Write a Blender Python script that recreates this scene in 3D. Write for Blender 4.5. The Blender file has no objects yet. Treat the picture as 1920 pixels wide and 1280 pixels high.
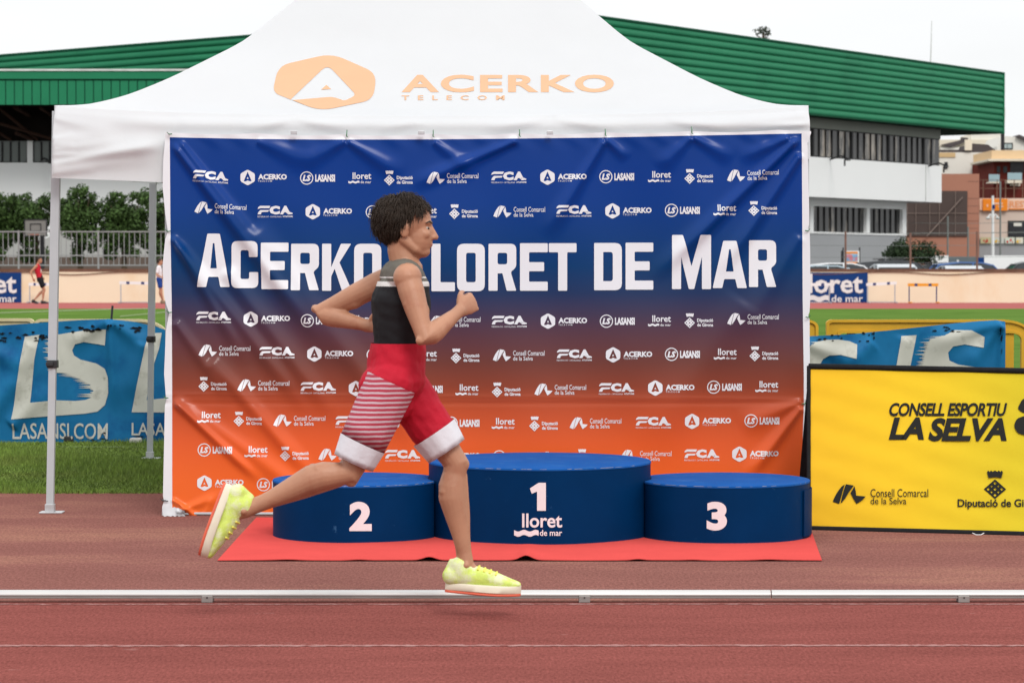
import bpy, bmesh, math, random
import numpy as np
from mathutils import Vector, Matrix, noise as mnoise

random.seed(7)
R = math.radians
SC = bpy.context.scene
COL = SC.collection

# ------------------------------------------------------------------ camera, sky, sun
F = 4940.0            # focal length in pixels of the 1920 px wide photograph
H = 1.38              # eye height
TH = math.atan(140.0 / F)
cd = bpy.data.cameras.new('camera')
cam = bpy.data.objects.new('camera', cd)
COL.objects.link(cam)
cam.location = (0, 0, H)
cam.rotation_euler = (R(90) - TH, 0, 0)
cd.sensor_fit = 'HORIZONTAL'
cd.sensor_width = 36.0
cd.lens = F / 1920.0 * 36.0
cd.clip_start = 0.1
cd.clip_end = 5000
cd.dof.use_dof = True
cd.dof.focus_distance = 13.6
cd.dof.aperture_fstop = 9.0
SC.camera = cam

SUN_EL, SUN_AZ = 44.0, 163.0      # degrees; azimuth clockwise from +Y
w = bpy.data.worlds.new('World')
SC.world = w
w.use_nodes = True
nt = w.node_tree
for n in list(nt.nodes):
    nt.nodes.remove(n)
sky = nt.nodes.new('ShaderNodeTexSky')
sky.sky_type = 'NISHITA'
sky.sun_disc = False
sky.sun_elevation = R(SUN_EL)
sky.sun_rotation = R(SUN_AZ)
hsv = nt.nodes.new('ShaderNodeHueSaturation')
hsv.inputs['Saturation'].default_value = 0.25
nt.links.new(sky.outputs[0], hsv.inputs['Color'])
tc = nt.nodes.new('ShaderNodeTexCoord')
sp = nt.nodes.new('ShaderNodeSeparateXYZ')
nt.links.new(tc.outputs['Generated'], sp.inputs[0])
ramp = nt.nodes.new('ShaderNodeValToRGB')          # overcast cloud layer, brighter overhead
nt.links.new(sp.outputs['Z'], ramp.inputs[0])
e = ramp.color_ramp.elements
e[0].position = 0.0
e[0].color = (0.366, 0.371, 0.374, 1)
e[1].position = 1.0
e[1].color = (0.64, 0.65, 0.665, 1)
mul = nt.nodes.new('ShaderNodeVectorMath')
mul.operation = 'SCALE'
nz = nt.nodes.new('ShaderNodeTexNoise')
nz.inputs['Scale'].default_value = 5.0
nz.inputs['Detail'].default_value = 4
cm = nt.nodes.new('ShaderNodeMapping')
cm.inputs['Scale'].default_value = (1, 1, 4)
nt.links.new(tc.outputs['Generated'], cm.inputs[0])
nt.links.new(cm.outputs[0], nz.inputs['Vector'])
cr = nt.nodes.new('ShaderNodeMapRange')
cr.inputs['From Min'].default_value = 0.3
cr.inputs['From Max'].default_value = 0.7
cr.inputs['To Min'].default_value = 23.2
cr.inputs['To Max'].default_value = 24.8
nt.links.new(nz.outputs['Fac'], cr.inputs['Value'])
nt.links.new(cr.outputs[0], mul.inputs['Scale'])
nt.links.new(ramp.outputs[0], mul.inputs[0])
mix = nt.nodes.new('ShaderNodeMix')
mix.data_type = 'RGBA'
mix.inputs['Factor'].default_value = 0.9
nt.links.new(hsv.outputs[0], mix.inputs['A'])
nt.links.new(mul.outputs[0], mix.inputs['B'])
bg = nt.nodes.new('ShaderNodeBackground')
bg.inputs['Strength'].default_value = 0.1
nt.links.new(mix.outputs['Result'], bg.inputs['Color'])
wo = nt.nodes.new('ShaderNodeOutputWorld')
nt.links.new(bg.outputs[0], wo.inputs[0])

sl = bpy.data.lights.new('sun', 'SUN')
sl.energy = 1.5
sl.angle = R(20)
sl.color = (1.0, 0.965, 0.92)
so = bpy.data.objects.new('sun', sl)
COL.objects.link(so)
so.rotation_euler = (R(90 - SUN_EL), 0, R(180 - SUN_AZ))

SC.view_settings.view_transform = 'Standard'
SC.view_settings.look = 'None'
SC.view_settings.exposure = 0.12
SC.view_settings.gamma = 1.0

# ------------------------------------------------------------------ projection helpers (photo pixels -> place)
FW = Vector((0, math.cos(TH), -math.sin(TH)))
UP = Vector((0, math.sin(TH), math.cos(TH)))
EYE = Vector((0, 0, H))

def ray(px, py):
    return FW + Vector(((px - 960) / F, 0, 0)) + UP * ((640 - py) / F)

def P(px, py, Y):
    d = ray(px, py)
    return EYE + d * (Y / d.y)

def G(px, py, z=0.0):
    d = ray(px, py)
    return EYE + d * ((z - H) / d.z)

def onplane(px, py, p0, n):
    d = ray(px, py)
    return EYE + d * ((p0 - EYE).dot(n) / d.dot(n))

def X(px, Y):
    return (px - 960) * Y / F

def Z(py, Y):
    return P(960, py, Y).z

# ------------------------------------------------------------------ materials
def lin(c):
    return tuple(((v / 255) / 12.92 if v <= 10.3 else (((v / 255) + 0.055) / 1.055) ** 2.4) for v in c)

def C(r, g, b, E=1.0):
    return tuple(min(0.9, v / E) for v in lin((r, g, b)))

def mat(name, col, rough=0.6, var=0.12, scale=3.0, bump=0.0, bscale=40.0, metal=0.0, spec=0.5, col2=None, c2scale=6.0,
        c2lo=0.5, c2hi=0.6, stretch=None, island=0.0, sheen=0.0, trans=0.0, grain=0.0, gscale=90.0):
    m = bpy.data.materials.new(name)
    m.use_nodes = True
    t = m.node_tree
    b = t.nodes['Principled BSDF']
    b.inputs['Roughness'].default_value = rough
    b.inputs['Metallic'].default_value = metal
    b.inputs['Specular IOR Level'].default_value = spec
    if sheen:
        b.inputs['Sheen Weight'].default_value = sheen
    if trans:
        b.inputs['Transmission Weight'].default_value = trans
    tc = t.nodes.new('ShaderNodeTexCoord')
    src = tc.outputs['Object']
    if stretch:
        mp = t.nodes.new('ShaderNodeMapping')
        mp.inputs['Scale'].default_value = stretch
        t.links.new(src, mp.inputs[0])
        src = mp.outputs[0]
    n = t.nodes.new('ShaderNodeTexNoise')
    n.inputs['Scale'].default_value = scale
    n.inputs['Detail'].default_value = 6
    n.inputs['Roughness'].default_value = 0.6
    t.links.new(src, n.inputs['Vector'])
    r = t.nodes.new('ShaderNodeValToRGB')
    r.color_ramp.elements[0].position = 0.3
    r.color_ramp.elements[1].position = 0.7
    r.color_ramp.elements[0].color = (*[max(0, v * (1 - var)) for v in col], 1)
    r.color_ramp.elements[1].color = (*[min(1, v * (1 + var)) for v in col], 1)
    t.links.new(n.outputs['Fac'], r.inputs[0])
    out = r.outputs[0]
    if col2:
        n2 = t.nodes.new('ShaderNodeTexNoise')
        n2.inputs['Scale'].default_value = c2scale
        n2.inputs['Detail'].default_value = 8
        n2.inputs['Roughness'].default_value = 0.65
        t.links.new(src, n2.inputs['Vector'])
        mr = t.nodes.new('ShaderNodeMapRange')
        mr.inputs['From Min'].default_value = c2lo
        mr.inputs['From Max'].default_value = c2hi
        t.links.new(n2.outputs['Fac'], mr.inputs['Value'])
        mx = t.nodes.new('ShaderNodeMix')
        mx.data_type = 'RGBA'
        t.links.new(mr.outputs[0], mx.inputs['Factor'])
        t.links.new(out, mx.inputs['A'])
        mx.inputs['B'].default_value = (*col2, 1)
        out = mx.outputs['Result']
    if grain:
        n3 = t.nodes.new('ShaderNodeTexNoise')
        n3.inputs['Scale'].default_value = gscale
        n3.inputs['Detail'].default_value = 3
        n3.inputs['Roughness'].default_value = 0.8
        mp3 = t.nodes.new('ShaderNodeMapping')
        mp3.inputs['Scale'].default_value = (1, .28, 1)
        t.links.new(tc.outputs['Object'], mp3.inputs[0])
        t.links.new(mp3.outputs[0], n3.inputs['Vector'])
        mr3 = t.nodes.new('ShaderNodeMapRange')
        mr3.inputs['From Min'].default_value = 0.3
        mr3.inputs['From Max'].default_value = 0.7
        mr3.inputs['To Min'].default_value = 1 - grain
        mr3.inputs['To Max'].default_value = 1 + grain
        t.links.new(n3.outputs['Fac'], mr3.inputs['Value'])
        hs3 = t.nodes.new('ShaderNodeHueSaturation')
        t.links.new(mr3.outputs[0], hs3.inputs['Value'])
        t.links.new(out, hs3.inputs['Color'])
        out = hs3.outputs[0]
    if island:
        g = t.nodes.new('ShaderNodeNewGeometry')
        mr = t.nodes.new('ShaderNodeMapRange')
        mr.inputs['To Min'].default_value = 1 - island
        mr.inputs['To Max'].default_value = 1 + island
        t.links.new(g.outputs['Random Per Island'], mr.inputs['Value'])
        hs = t.nodes.new('ShaderNodeHueSaturation')
        t.links.new(mr.outputs[0], hs.inputs['Value'])
        t.links.new(out, hs.inputs['Color'])
        out = hs.outputs[0]
    t.links.new(out, b.inputs['Base Color'])
    if bump:
        nb = t.nodes.new('ShaderNodeTexNoise')
        nb.inputs['Scale'].default_value = bscale
        nb.inputs['Detail'].default_value = 4
        t.links.new(src, nb.inputs['Vector'])
        bp = t.nodes.new('ShaderNodeBump')
        bp.inputs['Strength'].default_value = bump
        bp.inputs['Distance'].default_value = 0.01
        t.links.new(nb.outputs['Fac'], bp.inputs['Height'])
        t.links.new(bp.outputs[0], b.inputs['Normal'])
    return m

def gradient_mat(name, stops, axis, lo, hi, rough=0.4, bump=0.0, spec=0.5, bscale=30):
    """colour printed across the sheet along one object axis"""
    m = bpy.data.materials.new(name)
    m.use_nodes = True
    t = m.node_tree
    b = t.nodes['Principled BSDF']
    b.inputs['Roughness'].default_value = rough
    b.inputs['Specular IOR Level'].default_value = spec
    tc = t.nodes.new('ShaderNodeTexCoord')
    s = t.nodes.new('ShaderNodeSeparateXYZ')
    t.links.new(tc.outputs['Object'], s.inputs[0])
    mr = t.nodes.new('ShaderNodeMapRange')
    mr.inputs['From Min'].default_value = lo
    mr.inputs['From Max'].default_value = hi
    t.links.new(s.outputs[axis], mr.inputs['Value'])
    r = t.nodes.new('ShaderNodeValToRGB')
    el = r.color_ramp.elements
    while len(el) < len(stops):
        el.new(0.5)
    for k, (p, c) in enumerate(stops):
        el[k].position = p
        el[k].color = (*c, 1)
    t.links.new(mr.outputs[0], r.inputs[0])
    n = t.nodes.new('ShaderNodeTexNoise')
    n.inputs['Scale'].default_value = 2.0
    n.inputs['Detail'].default_value = 4
    t.links.new(tc.outputs['Object'], n.inputs['Vector'])
    mr2 = t.nodes.new('ShaderNodeMapRange')
    mr2.inputs['To Min'].default_value = 0.93
    mr2.inputs['To Max'].default_value = 1.07
    t.links.new(n.outputs['Fac'], mr2.inputs['Value'])
    hs = t.nodes.new('ShaderNodeHueSaturation')
    t.links.new(mr2.outputs[0], hs.inputs['Value'])
    t.links.new(r.outputs[0], hs.inputs['Color'])
    t.links.new(hs.outputs[0], b.inputs['Base Color'])
    if bump:
        nb = t.nodes.new('ShaderNodeTexNoise')
        nb.inputs['Scale'].default_value = bscale
        nb.inputs['Detail'].default_value = 3
        t.links.new(tc.outputs['Object'], nb.inputs['Vector'])
        bp = t.nodes.new('ShaderNodeBump')
        bp.inputs['Strength'].default_value = bump
        bp.inputs['Distance'].default_value = 0.01
        t.links.new(nb.outputs['Fac'], bp.inputs['Height'])
        t.links.new(bp.outputs[0], b.inputs['Normal'])
    return m

# ------------------------------------------------------------------ objects
ORG = {}

def tag(o, label=None, cat=None, group=None, kind=None):
    if label:
        o['label'] = label
    if cat:
        o['category'] = cat
    if group:
        o['group'] = group
    if kind:
        o['kind'] = kind
    return o

def thing(name, label, cat, loc=(0, 0, 0), group=None):
    o = bpy.data.objects.new(name, None)
    COL.objects.link(o)
    o.location = loc
    o.empty_display_size = 0.2
    ORG[o.name] = Vector(loc)
    return tag(o, label, cat, group)

def copy_tree(o, parent=None):
    c = o.copy()
    COL.objects.link(c)
    if parent:
        c.parent = parent
    ORG[c.name] = ORG.get(o.name, Vector())
    for ch in list(o.children):
        if ch.name != c.name:
            copy_tree(ch, c)
    return c

class MB:
    def __init__(self):
        self.bm = bmesh.new()
        self.mi = 0

    def _f(self, vs):
        try:
            f = self.bm.faces.new(vs)
            f.material_index = self.mi
            return f
        except ValueError:
            return None

    def quad(self, *pts):
        return self._f([self.bm.verts.new(p) for p in pts])

    def box(self, lo, hi, bev=0.0, M=None):
        x0, y0, z0 = lo
        x1, y1, z1 = hi
        vs = [self.bm.verts.new(p) for p in ((x0, y0, z0), (x1, y0, z0), (x1, y1, z0), (x0, y1, z0),
                                              (x0, y0, z1), (x1, y0, z1), (x1, y1, z1), (x0, y1, z1))]
        fs = [self._f([vs[i] for i in q]) for q in ((3, 2, 1, 0), (4, 5, 6, 7), (0, 1, 5, 4), (1, 2, 6, 5), (2, 3, 7, 6), (3, 0, 4, 7))]
        if bev:
            es = {e for f in fs for e in f.edges}
            r = bmesh.ops.bevel(self.bm, geom=list(es), offset=bev, segments=2, affect='EDGES', profile=0.5)
            vs = list({v for f in r['faces'] for v in f.verts} | {v for v in vs if v.is_valid})
        if M:
            for v in vs:
                if v.is_valid:
                    v.co = M @ v.co
        return self

    def tube(self, pts, r, seg=10, caps=True, square=False):
        """round (or square) bar through points; r one value or one per point"""
        pts = [Vector(p) for p in pts]
        n = len(pts)
        rr = r if isinstance(r, (list, tuple)) else [r] * n
        seg = 4 if square else seg
        rings = []
        t0 = (pts[1] - pts[0]).normalized()
        ref = Vector((0, 0, 1)) if abs(t0.z) < 0.9 else Vector((0, 1, 0))
        s = t0.cross(ref).normalized()
        for i in range(n):
            t = ((pts[min(i + 1, n - 1)] - pts[max(i - 1, 0)])).normalized()
            s = (s - t * s.dot(t)).normalized()
            u = s.cross(t)
            ring = []
            for k in range(seg):
                a = 2 * math.pi * k / seg + (math.pi / 4 if square else 0)
                q = rr[i] * (math.sqrt(2) if square else 1)
                ring.append(self.bm.verts.new(pts[i] + s * math.cos(a) * q + u * math.sin(a) * q))
            rings.append(ring)
        for i in range(n - 1):
            for k in range(seg):
                self._f((rings[i][k], rings[i][(k + 1) % seg], rings[i + 1][(k + 1) % seg], rings[i + 1][k]))
        if caps:
            self._f(rings[0][::-1])
            self._f(rings[-1])
        return self

    def loft(self, rings, closed=True, caps=True):
        vr = [[self.bm.verts.new(p) for p in r] for r in rings]
        m = len(vr[0])
        for i in range(len(vr) - 1):
            for k in range(m if closed else m - 1):
                self._f((vr[i][k], vr[i][(k + 1) % m], vr[i + 1][(k + 1) % m], vr[i + 1][k]))
        if caps and closed:
            self._f(vr[0][::-1])
            self._f(vr[-1])
        return self

    def limb(self, pts, rad, side=None, flat=None, seg=16):
        """closed tapered tube with rounded ends; flat[i] = ratio of the second radius, side = direction of the first radius"""
        pts = [Vector(p) for p in pts]
        n = len(pts)
        flat = flat or [1.0] * n
        t0 = (pts[1] - pts[0]).normalized()
        ref = side or (Vector((0, 0, 1)) if abs(t0.z) < 0.8 else Vector((0, 1, 0)))
        rings = []

        def ring(c, t, ra, rb):
            s = (Vector(ref) - t * Vector(ref).dot(t)).normalized()
            u = t.cross(s)
            return [c + s * math.cos(2 * math.pi * k / seg) * ra + u * math.sin(2 * math.pi * k / seg) * rb for k in range(seg)]
        for i in range(n):
            t = (pts[min(i + 1, n - 1)] - pts[max(i - 1, 0)]).normalized()
            ra, rb = rad[i], rad[i] * flat[i]
            if i == 0:
                for a in (75, 45, 20):
                    rings.append(ring(pts[0] - t * min(ra, rb) * math.sin(R(a)), t, ra * math.cos(R(a)), rb * math.cos(R(a))))
            rings.append(ring(pts[i], t, ra, rb))
            if i == n - 1:
                for a in (20, 45, 75):
                    rings.append(ring(pts[i] + t * min(ra, rb) * math.sin(R(a)), t, ra * math.cos(R(a)), rb * math.cos(R(a))))
        return self.loft(rings)

    def ball(self, c, r, M=None, seg=14, rings=9):
        c = Vector(c)
        r = Vector(r) if not isinstance(r, (int, float)) else Vector((r, r, r))
        rg = []
        for i in range(1, rings):
            a = math.pi * i / rings - math.pi / 2
            ring = []
            for k in range(seg):
                b = 2 * math.pi * k / seg
                p = Vector((math.cos(a) * math.cos(b) * r.x, math.cos(a) * math.sin(b) * r.y, math.sin(a) * r.z))
                ring.append(c + (M @ p if M else p))
            rg.append(ring)
        return self.loft(rg)

    def prism(self, poly, a, b, fn):
        """polygon of 2-D points; fn(p, t) -> 3-D; walls between t = a and t = b"""
        A = [self.bm.verts.new(fn(p, a)) for p in poly]
        B = [self.bm.verts.new(fn(p, b)) for p in poly]
        m = len(poly)
        for k in range(m):
            self._f((A[k], A[(k + 1) % m], B[(k + 1) % m], B[k]))
        self._f(A[::-1])
        self._f(B)
        return self

    def grid(self, rows):
        vr = [[self.bm.verts.new(p) for p in r] for r in rows]
        fs = []
        for i in range(len(vr) - 1):
            for k in range(len(vr[0]) - 1):
                f = self._f((vr[i][k], vr[i][k + 1], vr[i + 1][k + 1], vr[i + 1][k]))
                fs.append(f)
        return fs

    def flat(self, fl, fn):
        V, Fc = fl
        vs = [self.bm.verts.new(fn(x, y)) for x, y in V]
        for f in Fc:
            self._f([vs[i] for i in f])
        return self

    def mesh(self, name, mats, org=Vector(), smooth=False, fixn=True):
        if fixn:
            bmesh.ops.recalc_face_normals(self.bm, faces=self.bm.faces[:])
        for v in self.bm.verts:
            v.co -= org
        me = bpy.data.meshes.new(name)
        if smooth:
            for f in self.bm.faces:
                f.smooth = True
        self.bm.to_mesh(me)
        self.bm.free()
        for m in (mats if isinstance(mats, (list, tuple)) else [mats]):
            me.materials.append(m)
        return me

    def build(self, name, mats, parent=None, smooth=False, loc=None, fixn=True, label=None):
        org = ORG[parent.name] if parent else Vector(loc or (0, 0, 0))
        me = self.mesh(name, mats, org, smooth, fixn)
        o = bpy.data.objects.new(name, me)
        COL.objects.link(o)
        if parent:
            o.parent = parent
            if parent.type != 'EMPTY':
                pass
        else:
            o.location = org
        ORG[o.name] = org
        if label:
            o['label'] = label
        return o

def autosmooth(o, ang=40):
    me = o.data
    me.polygons.foreach_set('use_smooth', [True] * len(me.polygons))
    try:
        me.set_sharp_from_angle(angle=R(ang))
    except Exception:
        pass
    return o

# ------------------------------------------------------------------ flat artwork (pixels, y down)
def _curve_mesh(cu):
    o = bpy.data.objects.new('tmp', cu)
    COL.objects.link(o)
    me = bpy.data.meshes.new_from_object(o)
    V = [(v.co.x, v.co.y) for v in me.vertices]
    Fc = [tuple(p.vertices) for p in me.polygons]
    bpy.data.objects.remove(o)
    bpy.data.meshes.remove(me)
    bpy.data.curves.remove(cu)
    return V, Fc

def fill(loops):
    cu = bpy.data.curves.new('tmp', 'CURVE')
    cu.dimensions = '2D'
    cu.fill_mode = 'BOTH'
    for lp in loops:
        s = cu.splines.new('POLY')
        s.points.add(len(lp) - 1)
        for k, (x, y) in enumerate(lp):
            s.points[k].co = (x, -y, 0, 1)
        s.use_cyclic_u = True
    V, Fc = _curve_mesh(cu)
    return [(x, -y) for x, y in V], Fc

def text(s, box, bold=0.0, shear=0.0, spacing=1.0, res=2, keep=False):
    """text fitted into the pixel box (x0, y0, x1, y1)"""
    cu = bpy.data.curves.new('tmp', 'FONT')
    cu.body = s
    cu.size = 1.0
    cu.offset = bold
    cu.shear = shear
    cu.space_character = spacing
    cu.resolution_u = res
    V, Fc = _curve_mesh(cu)
    xs = [v[0] for v in V]
    ys = [v[1] for v in V]
    x0, y0, x1, y1 = box
    ax, bx = min(xs), max(xs)
    ay, by = min(ys), max(ys)
    sx = (x1 - x0) / (bx - ax)
    sy = (y1 - y0) / (by - ay)
    return [(x0 + (x - ax) * sx, y1 - (y - ay) * sy) for x, y in V], Fc

def merge(*fl):
    V, Fc = [], []
    for v, f in fl:
        n = len(V)
        V += v
        Fc += [tuple(i + n for i in q) for q in f]
    return V, Fc

def shift(fl, dx, dy, rot=0.0):
    c, s = math.cos(rot), math.sin(rot)
    return [(x * c - y * s + dx, x * s + y * c + dy) for x, y in fl[0]], fl[1]

def chop(fl, step):
    """cut the artwork on a grid so that it can follow a fold"""
    bm = bmesh.new()
    vs = [bm.verts.new((x, y, 0)) for x, y in fl[0]]
    for f in fl[1]:
        try:
            bm.faces.new([vs[i] for i in f])
        except ValueError:
            pass
    xs = [v[0] for v in fl[0]]
    ys = [v[1] for v in fl[0]]
    for lo, hi, no in ((min(xs), max(xs), (1, 0, 0)), (min(ys), max(ys), (0, 1, 0))):
        k = math.floor(lo / step) + 1
        while k * step < hi:
            co = [a * k * step for a in no]
            bmesh.ops.bisect_plane(bm, geom=bm.verts[:] + bm.edges[:] + bm.faces[:], plane_co=co, plane_no=no)
            k += 1
    bmesh.ops.remove_doubles(bm, verts=bm.verts[:], dist=.004)
    bmesh.ops.dissolve_degenerate(bm, edges=bm.edges[:], dist=.004)
    bmesh.ops.triangulate(bm, faces=bm.faces[:])
    bm.verts.index_update()
    V = [(v.co.x, v.co.y) for v in bm.verts]
    Fc = [tuple(v.index for v in f.verts) for f in bm.faces]
    bm.free()
    return V, Fc

def rounded(poly, r, n=4):
    """round the corners of a polygon; r one radius or one per corner"""
    out = []
    m = len(poly)
    for i in range(m):
        p = Vector(poly[i])
        a = Vector(poly[i - 1]) - p
        b = Vector(poly[(i + 1) % m]) - p
        rr = r[i] if isinstance(r, (list, tuple)) else r
        rr = min(rr, a.length * 0.48, b.length * 0.48)
        if rr < 0.05:
            out.append(tuple(p))
            continue
        A = p + a.normalized() * rr
        B = p + b.normalized() * rr
        for k in range(n + 1):
            t = k / n
            q = A * (1 - t) ** 2 + p * 2 * t * (1 - t) + B * t ** 2
            out.append(tuple(q))
    return out

def circle(cx, cy, r, n=24):
    return [(cx + r * math.cos(2 * math.pi * k / n), cy + r * math.sin(2 * math.pi * k / n)) for k in range(n)]

def scaled(poly, box):
    x0, y0, x1, y1 = box
    return [(x0 + x * (x1 - x0), y1 - y * (y1 - y0)) for x, y in poly]

def wave(box, n=20, amp=0.16):
    x0, y0, x1, y1 = box
    h = y1 - y0
    top, bot = [], []
    for k in range(n + 1):
        t = k / n
        s = math.sin(t * math.pi * 4.2 - 0.6) * amp * h
        top.append((x0 + t * (x1 - x0), y0 + amp * h + s))
        bot.append((x0 + t * (x1 - x0), y1 - amp * h + s))
    return fill([top + bot[::-1]])

def hexmark(box, island=True):
    x0, y0, x1, y1 = box
    hexa = rounded(scaled([(0, .26), (.5, 0), (1, .26), (1, .74), (.5, 1), (0, .74)], box), (x1 - x0) * .12)
    arrow = rounded(scaled([(.22, .27), (.5, .86), (.78, .27), (.62, .27), (.5, .32), (.36, .25)], box), (x1 - x0) * .04, 2)
    dot = scaled([(.43, .42), (.5, .54), (.57, .42)], box)
    return fill([hexa, arrow, dot])

def ribbon(box):
    a = scaled([(0, .12), (.06, .35), (.15, .62), (.27, .88), (.37, .99), (.30, .62), (.25, .3), (.2, 0)], box)
    b = scaled([(.40, 1), (.64, .93), (.50, .62), (.38, .28), (.29, .10), (.24, .02), (.29, .4), (.34, .7)], box)
    c = scaled([(.66, .90), (.70, .62), (.71, .42), (1, .38), (.90, .2), (.72, 0), (.64, .22), (.58, .42), (.54, .55)], box)
    return merge(fill([a]), fill([b]), fill([c]))

def crest(crown, dia):
    x0, y0, x1, y1 = crown
    cr = fill([scaled([(0, .78), (.08, 1), (.16, .82), (.26, 1), (.36, .84), (.5, 1), (.64, .84), (.74, 1), (.84, .82), (.92, 1), (1, .78), (.9, 0), (.7, .1), (.5, .14), (.3, .1), (.1, 0)], crown)])
    loops = [scaled([(0, .5), (.5, 0), (1, .5), (.5, 1)], dia)]
    for i in range(3):
        for j in range(3):
            cx = .5 + (i - j) * .15
            cy = .5 + (i + j - 2) * .15
            d = .055 if (i + j) % 2 else .075
            loops.append(scaled([(cx - d, cy), (cx, cy - d), (cx + d, cy), (cx, cy + d)], dia))
    return merge(cr, fill(loops))

def lmark(scale=1.0):
    s = scale
    return merge(text('lloret', (-14 * s, -10 * s, 21 * s, 2.6 * s), .018), wave((-22 * s, 5.4 * s, -1 * s, 10.8 * s)),
                 text('de mar', (1 * s, 5.4 * s, 21 * s, 10.4 * s), .012))

def fca():
    f = [fill([scaled([(0, .62), (.06, .85), (.2, 1), (1, 1), (.92, .72), (.25, .72), (.12, .68)], (-33, -10, -9, 6))]),
         fill([scaled([(0, 0), (.08, .3), (.22, .5), (.9, .5), (.82, .3), (.42, .28), (.3, .22), (.26, 0)], (-33, -10, -9, 6))]),
         text('C', (-11, -10, 9, 6.2), .075), text('A', (9, -10, 29.5, 6), .07),
         fill([[(20, 1.6), (27.5, 1.4), (33, 3.6), (32, 6), (27, 4.4), (21, 3.6)]]),
         text('FEDERACIÓ CATALANA', (-33, 8.2, 12, 11.8), .0, res=1), text('ATLETISME', (14, 8.4, 33, 11.4), .03, res=1)]
    return merge(*f)

def acerko():
    return merge(hexmark((-43, -15, -16, 15)), text('ACERKO', (-10, -6.5, 44, 4), .045), text('TELECOM', (-10, 5.4, 16, 8.4), .01, spacing=1.5, res=1))

def lasansi():
    return merge(fill([circle(-21, 0, 12.4), circle(-21, 0, 10.6)]), text('LS', (-29, -6, -13, 6), .05, .25), text('LASANSI', (-5, -7, 32, 7), .05))

def dipu():
    return merge(crest((-25, -14, -10, -7), (-28, -6, -8, 14)), text('Diputació', (-4, -4, 26, 4.4), .03), text('de Girona', (-4, 4.6, 26, 11), .03))

def consell():
    return merge(ribbon((-48, -11.5, -14, 11)), text('Consell Comarcal', (-10, -9, 49, .5), .006), text('de la Selva', (-10, 1.8, 27, 9.6), .006))

# ================================================================== GROUND
EH, EV = 1.75, 1.15
def sheet(name, x0, x1, y0, y1, z, m):
    b = MB()
    b.quad((x0, y0, z), (x1, y0, z), (x1, y1, z), (x0, y1, z))
    o = b.build(name, m)
    tag(o, kind='structure')
    return o

m_lane = mat('lane_rubber', C(166, 97, 90, EH * .92), .85, .12, 1.4, .5, 150, col2=C(206, 158, 150, EH), c2scale=4.2, c2lo=.665, c2hi=.72, stretch=(.8, 2.6, 1), spec=.0, grain=.34, gscale=95)
m_apron = mat('apron_rubber', C(167, 113, 104, EH * .95), .85, .12, 1.1, .5, 150, col2=C(190, 138, 118, EH * .95), c2scale=1.1, c2lo=.5, c2hi=.72, stretch=(.4, .9, 1), spec=.0, grain=.36, gscale=85)
m_ftrack = mat('far_track_rubber', C(205, 122, 118, EH), .9, .06, .3, spec=.0)
m_turf = mat('turf', C(118, 152, 72, EH), .95, .14, .25, .6, 18, col2=C(98, 134, 60, EH), c2scale=.5, c2lo=.45, c2hi=.65, spec=.0)
m_soil = mat('lawn_soil', C(72, 90, 38, EH), .95, .3, 9, .8, 60, spec=.0)
m_asph = mat('asphalt', (.06, .06, .06), .9, .2, .4)
m_line = mat('worn_line_paint', C(214, 164, 158, EH), .8, .15, 30, col2=C(170, 102, 96, EH), c2scale=34, c2lo=.47, c2hi=.60, stretch=(.5, 1.6, 1), spec=.0)
m_fline = mat('field_line_paint', C(170, 188, 140, EH), .9, .1, 4, spec=.0)

sheet('ground', -1500, 1500, -60, 3000, -.012, m_asph)
sheet('running_lane', -40, 40, -8, 10.83, 0, m_lane)
sheet('track_apron', -40, 40, 10.83, 16.05, 0, m_apron)
sheet('near_lawn', -40, 40, 16.05, 22.5, -.004, m_soil)
sheet('infield_grass', -120, 120, 22.5, 87.0, -.004, m_turf)
sheet('far_track', -120, 120, 87.0, 101.5, -.004, m_ftrack)

def worn_stripe(name, y, wd, seed, rag):
    r_ = random.Random(seed)
    b = MB()
    rows = [[], []]
    x = -6.0
    n_ = 0
    while x < 6.0:
        for k, sg in ((0, -1), (1, 1)):
            rows[k].append((x, y + sg * wd * (1 + r_.uniform(-rag, rag * .6)) + .004 * math.sin(x * 1.3), .002))
        x += r_.uniform(.008, .022)
    rows[0] = [(-40, y - wd, .002)] + rows[0] + [(40, y - wd, .002)]
    rows[1] = [(-40, y + wd, .002)] + rows[1] + [(40, y + wd, .002)]
    b.grid(rows)
    tag(b.build(name, m_line), kind='structure')
worn_stripe('lane_line', G(960, 1210).y, .021, 4, .55)
worn_stripe('kerb_line', G(960, 1132.5).y, .013, 5, .7)
b = MB()
yl = G(100, 838).y
b.quad((-14, yl - .03, .004), (-1.6, yl - .03, .004), (-1.6, yl + .03, .004), (-14, yl + .03, .004))
tag(b.build('field_line', m_fline), kind='structure')
b = MB()
for pts in ([(0, 585.5), (100, 582), (200, 579), (290, 577.5)], [(225, 592), (290, 586), (330, 582)]):
    for (ax, ay), (bx, by) in zip(pts[:-1], pts[1:]):
        p, q = G(ax, ay, .004), G(bx, by, .004)
        p2, q2 = G(ax, ay + 1.6, .004), G(bx, by + 1.6, .004)
        b.quad(p2, q2, q, p)
tag(b.build('pitch_marking', m_fline), kind='structure')

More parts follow.
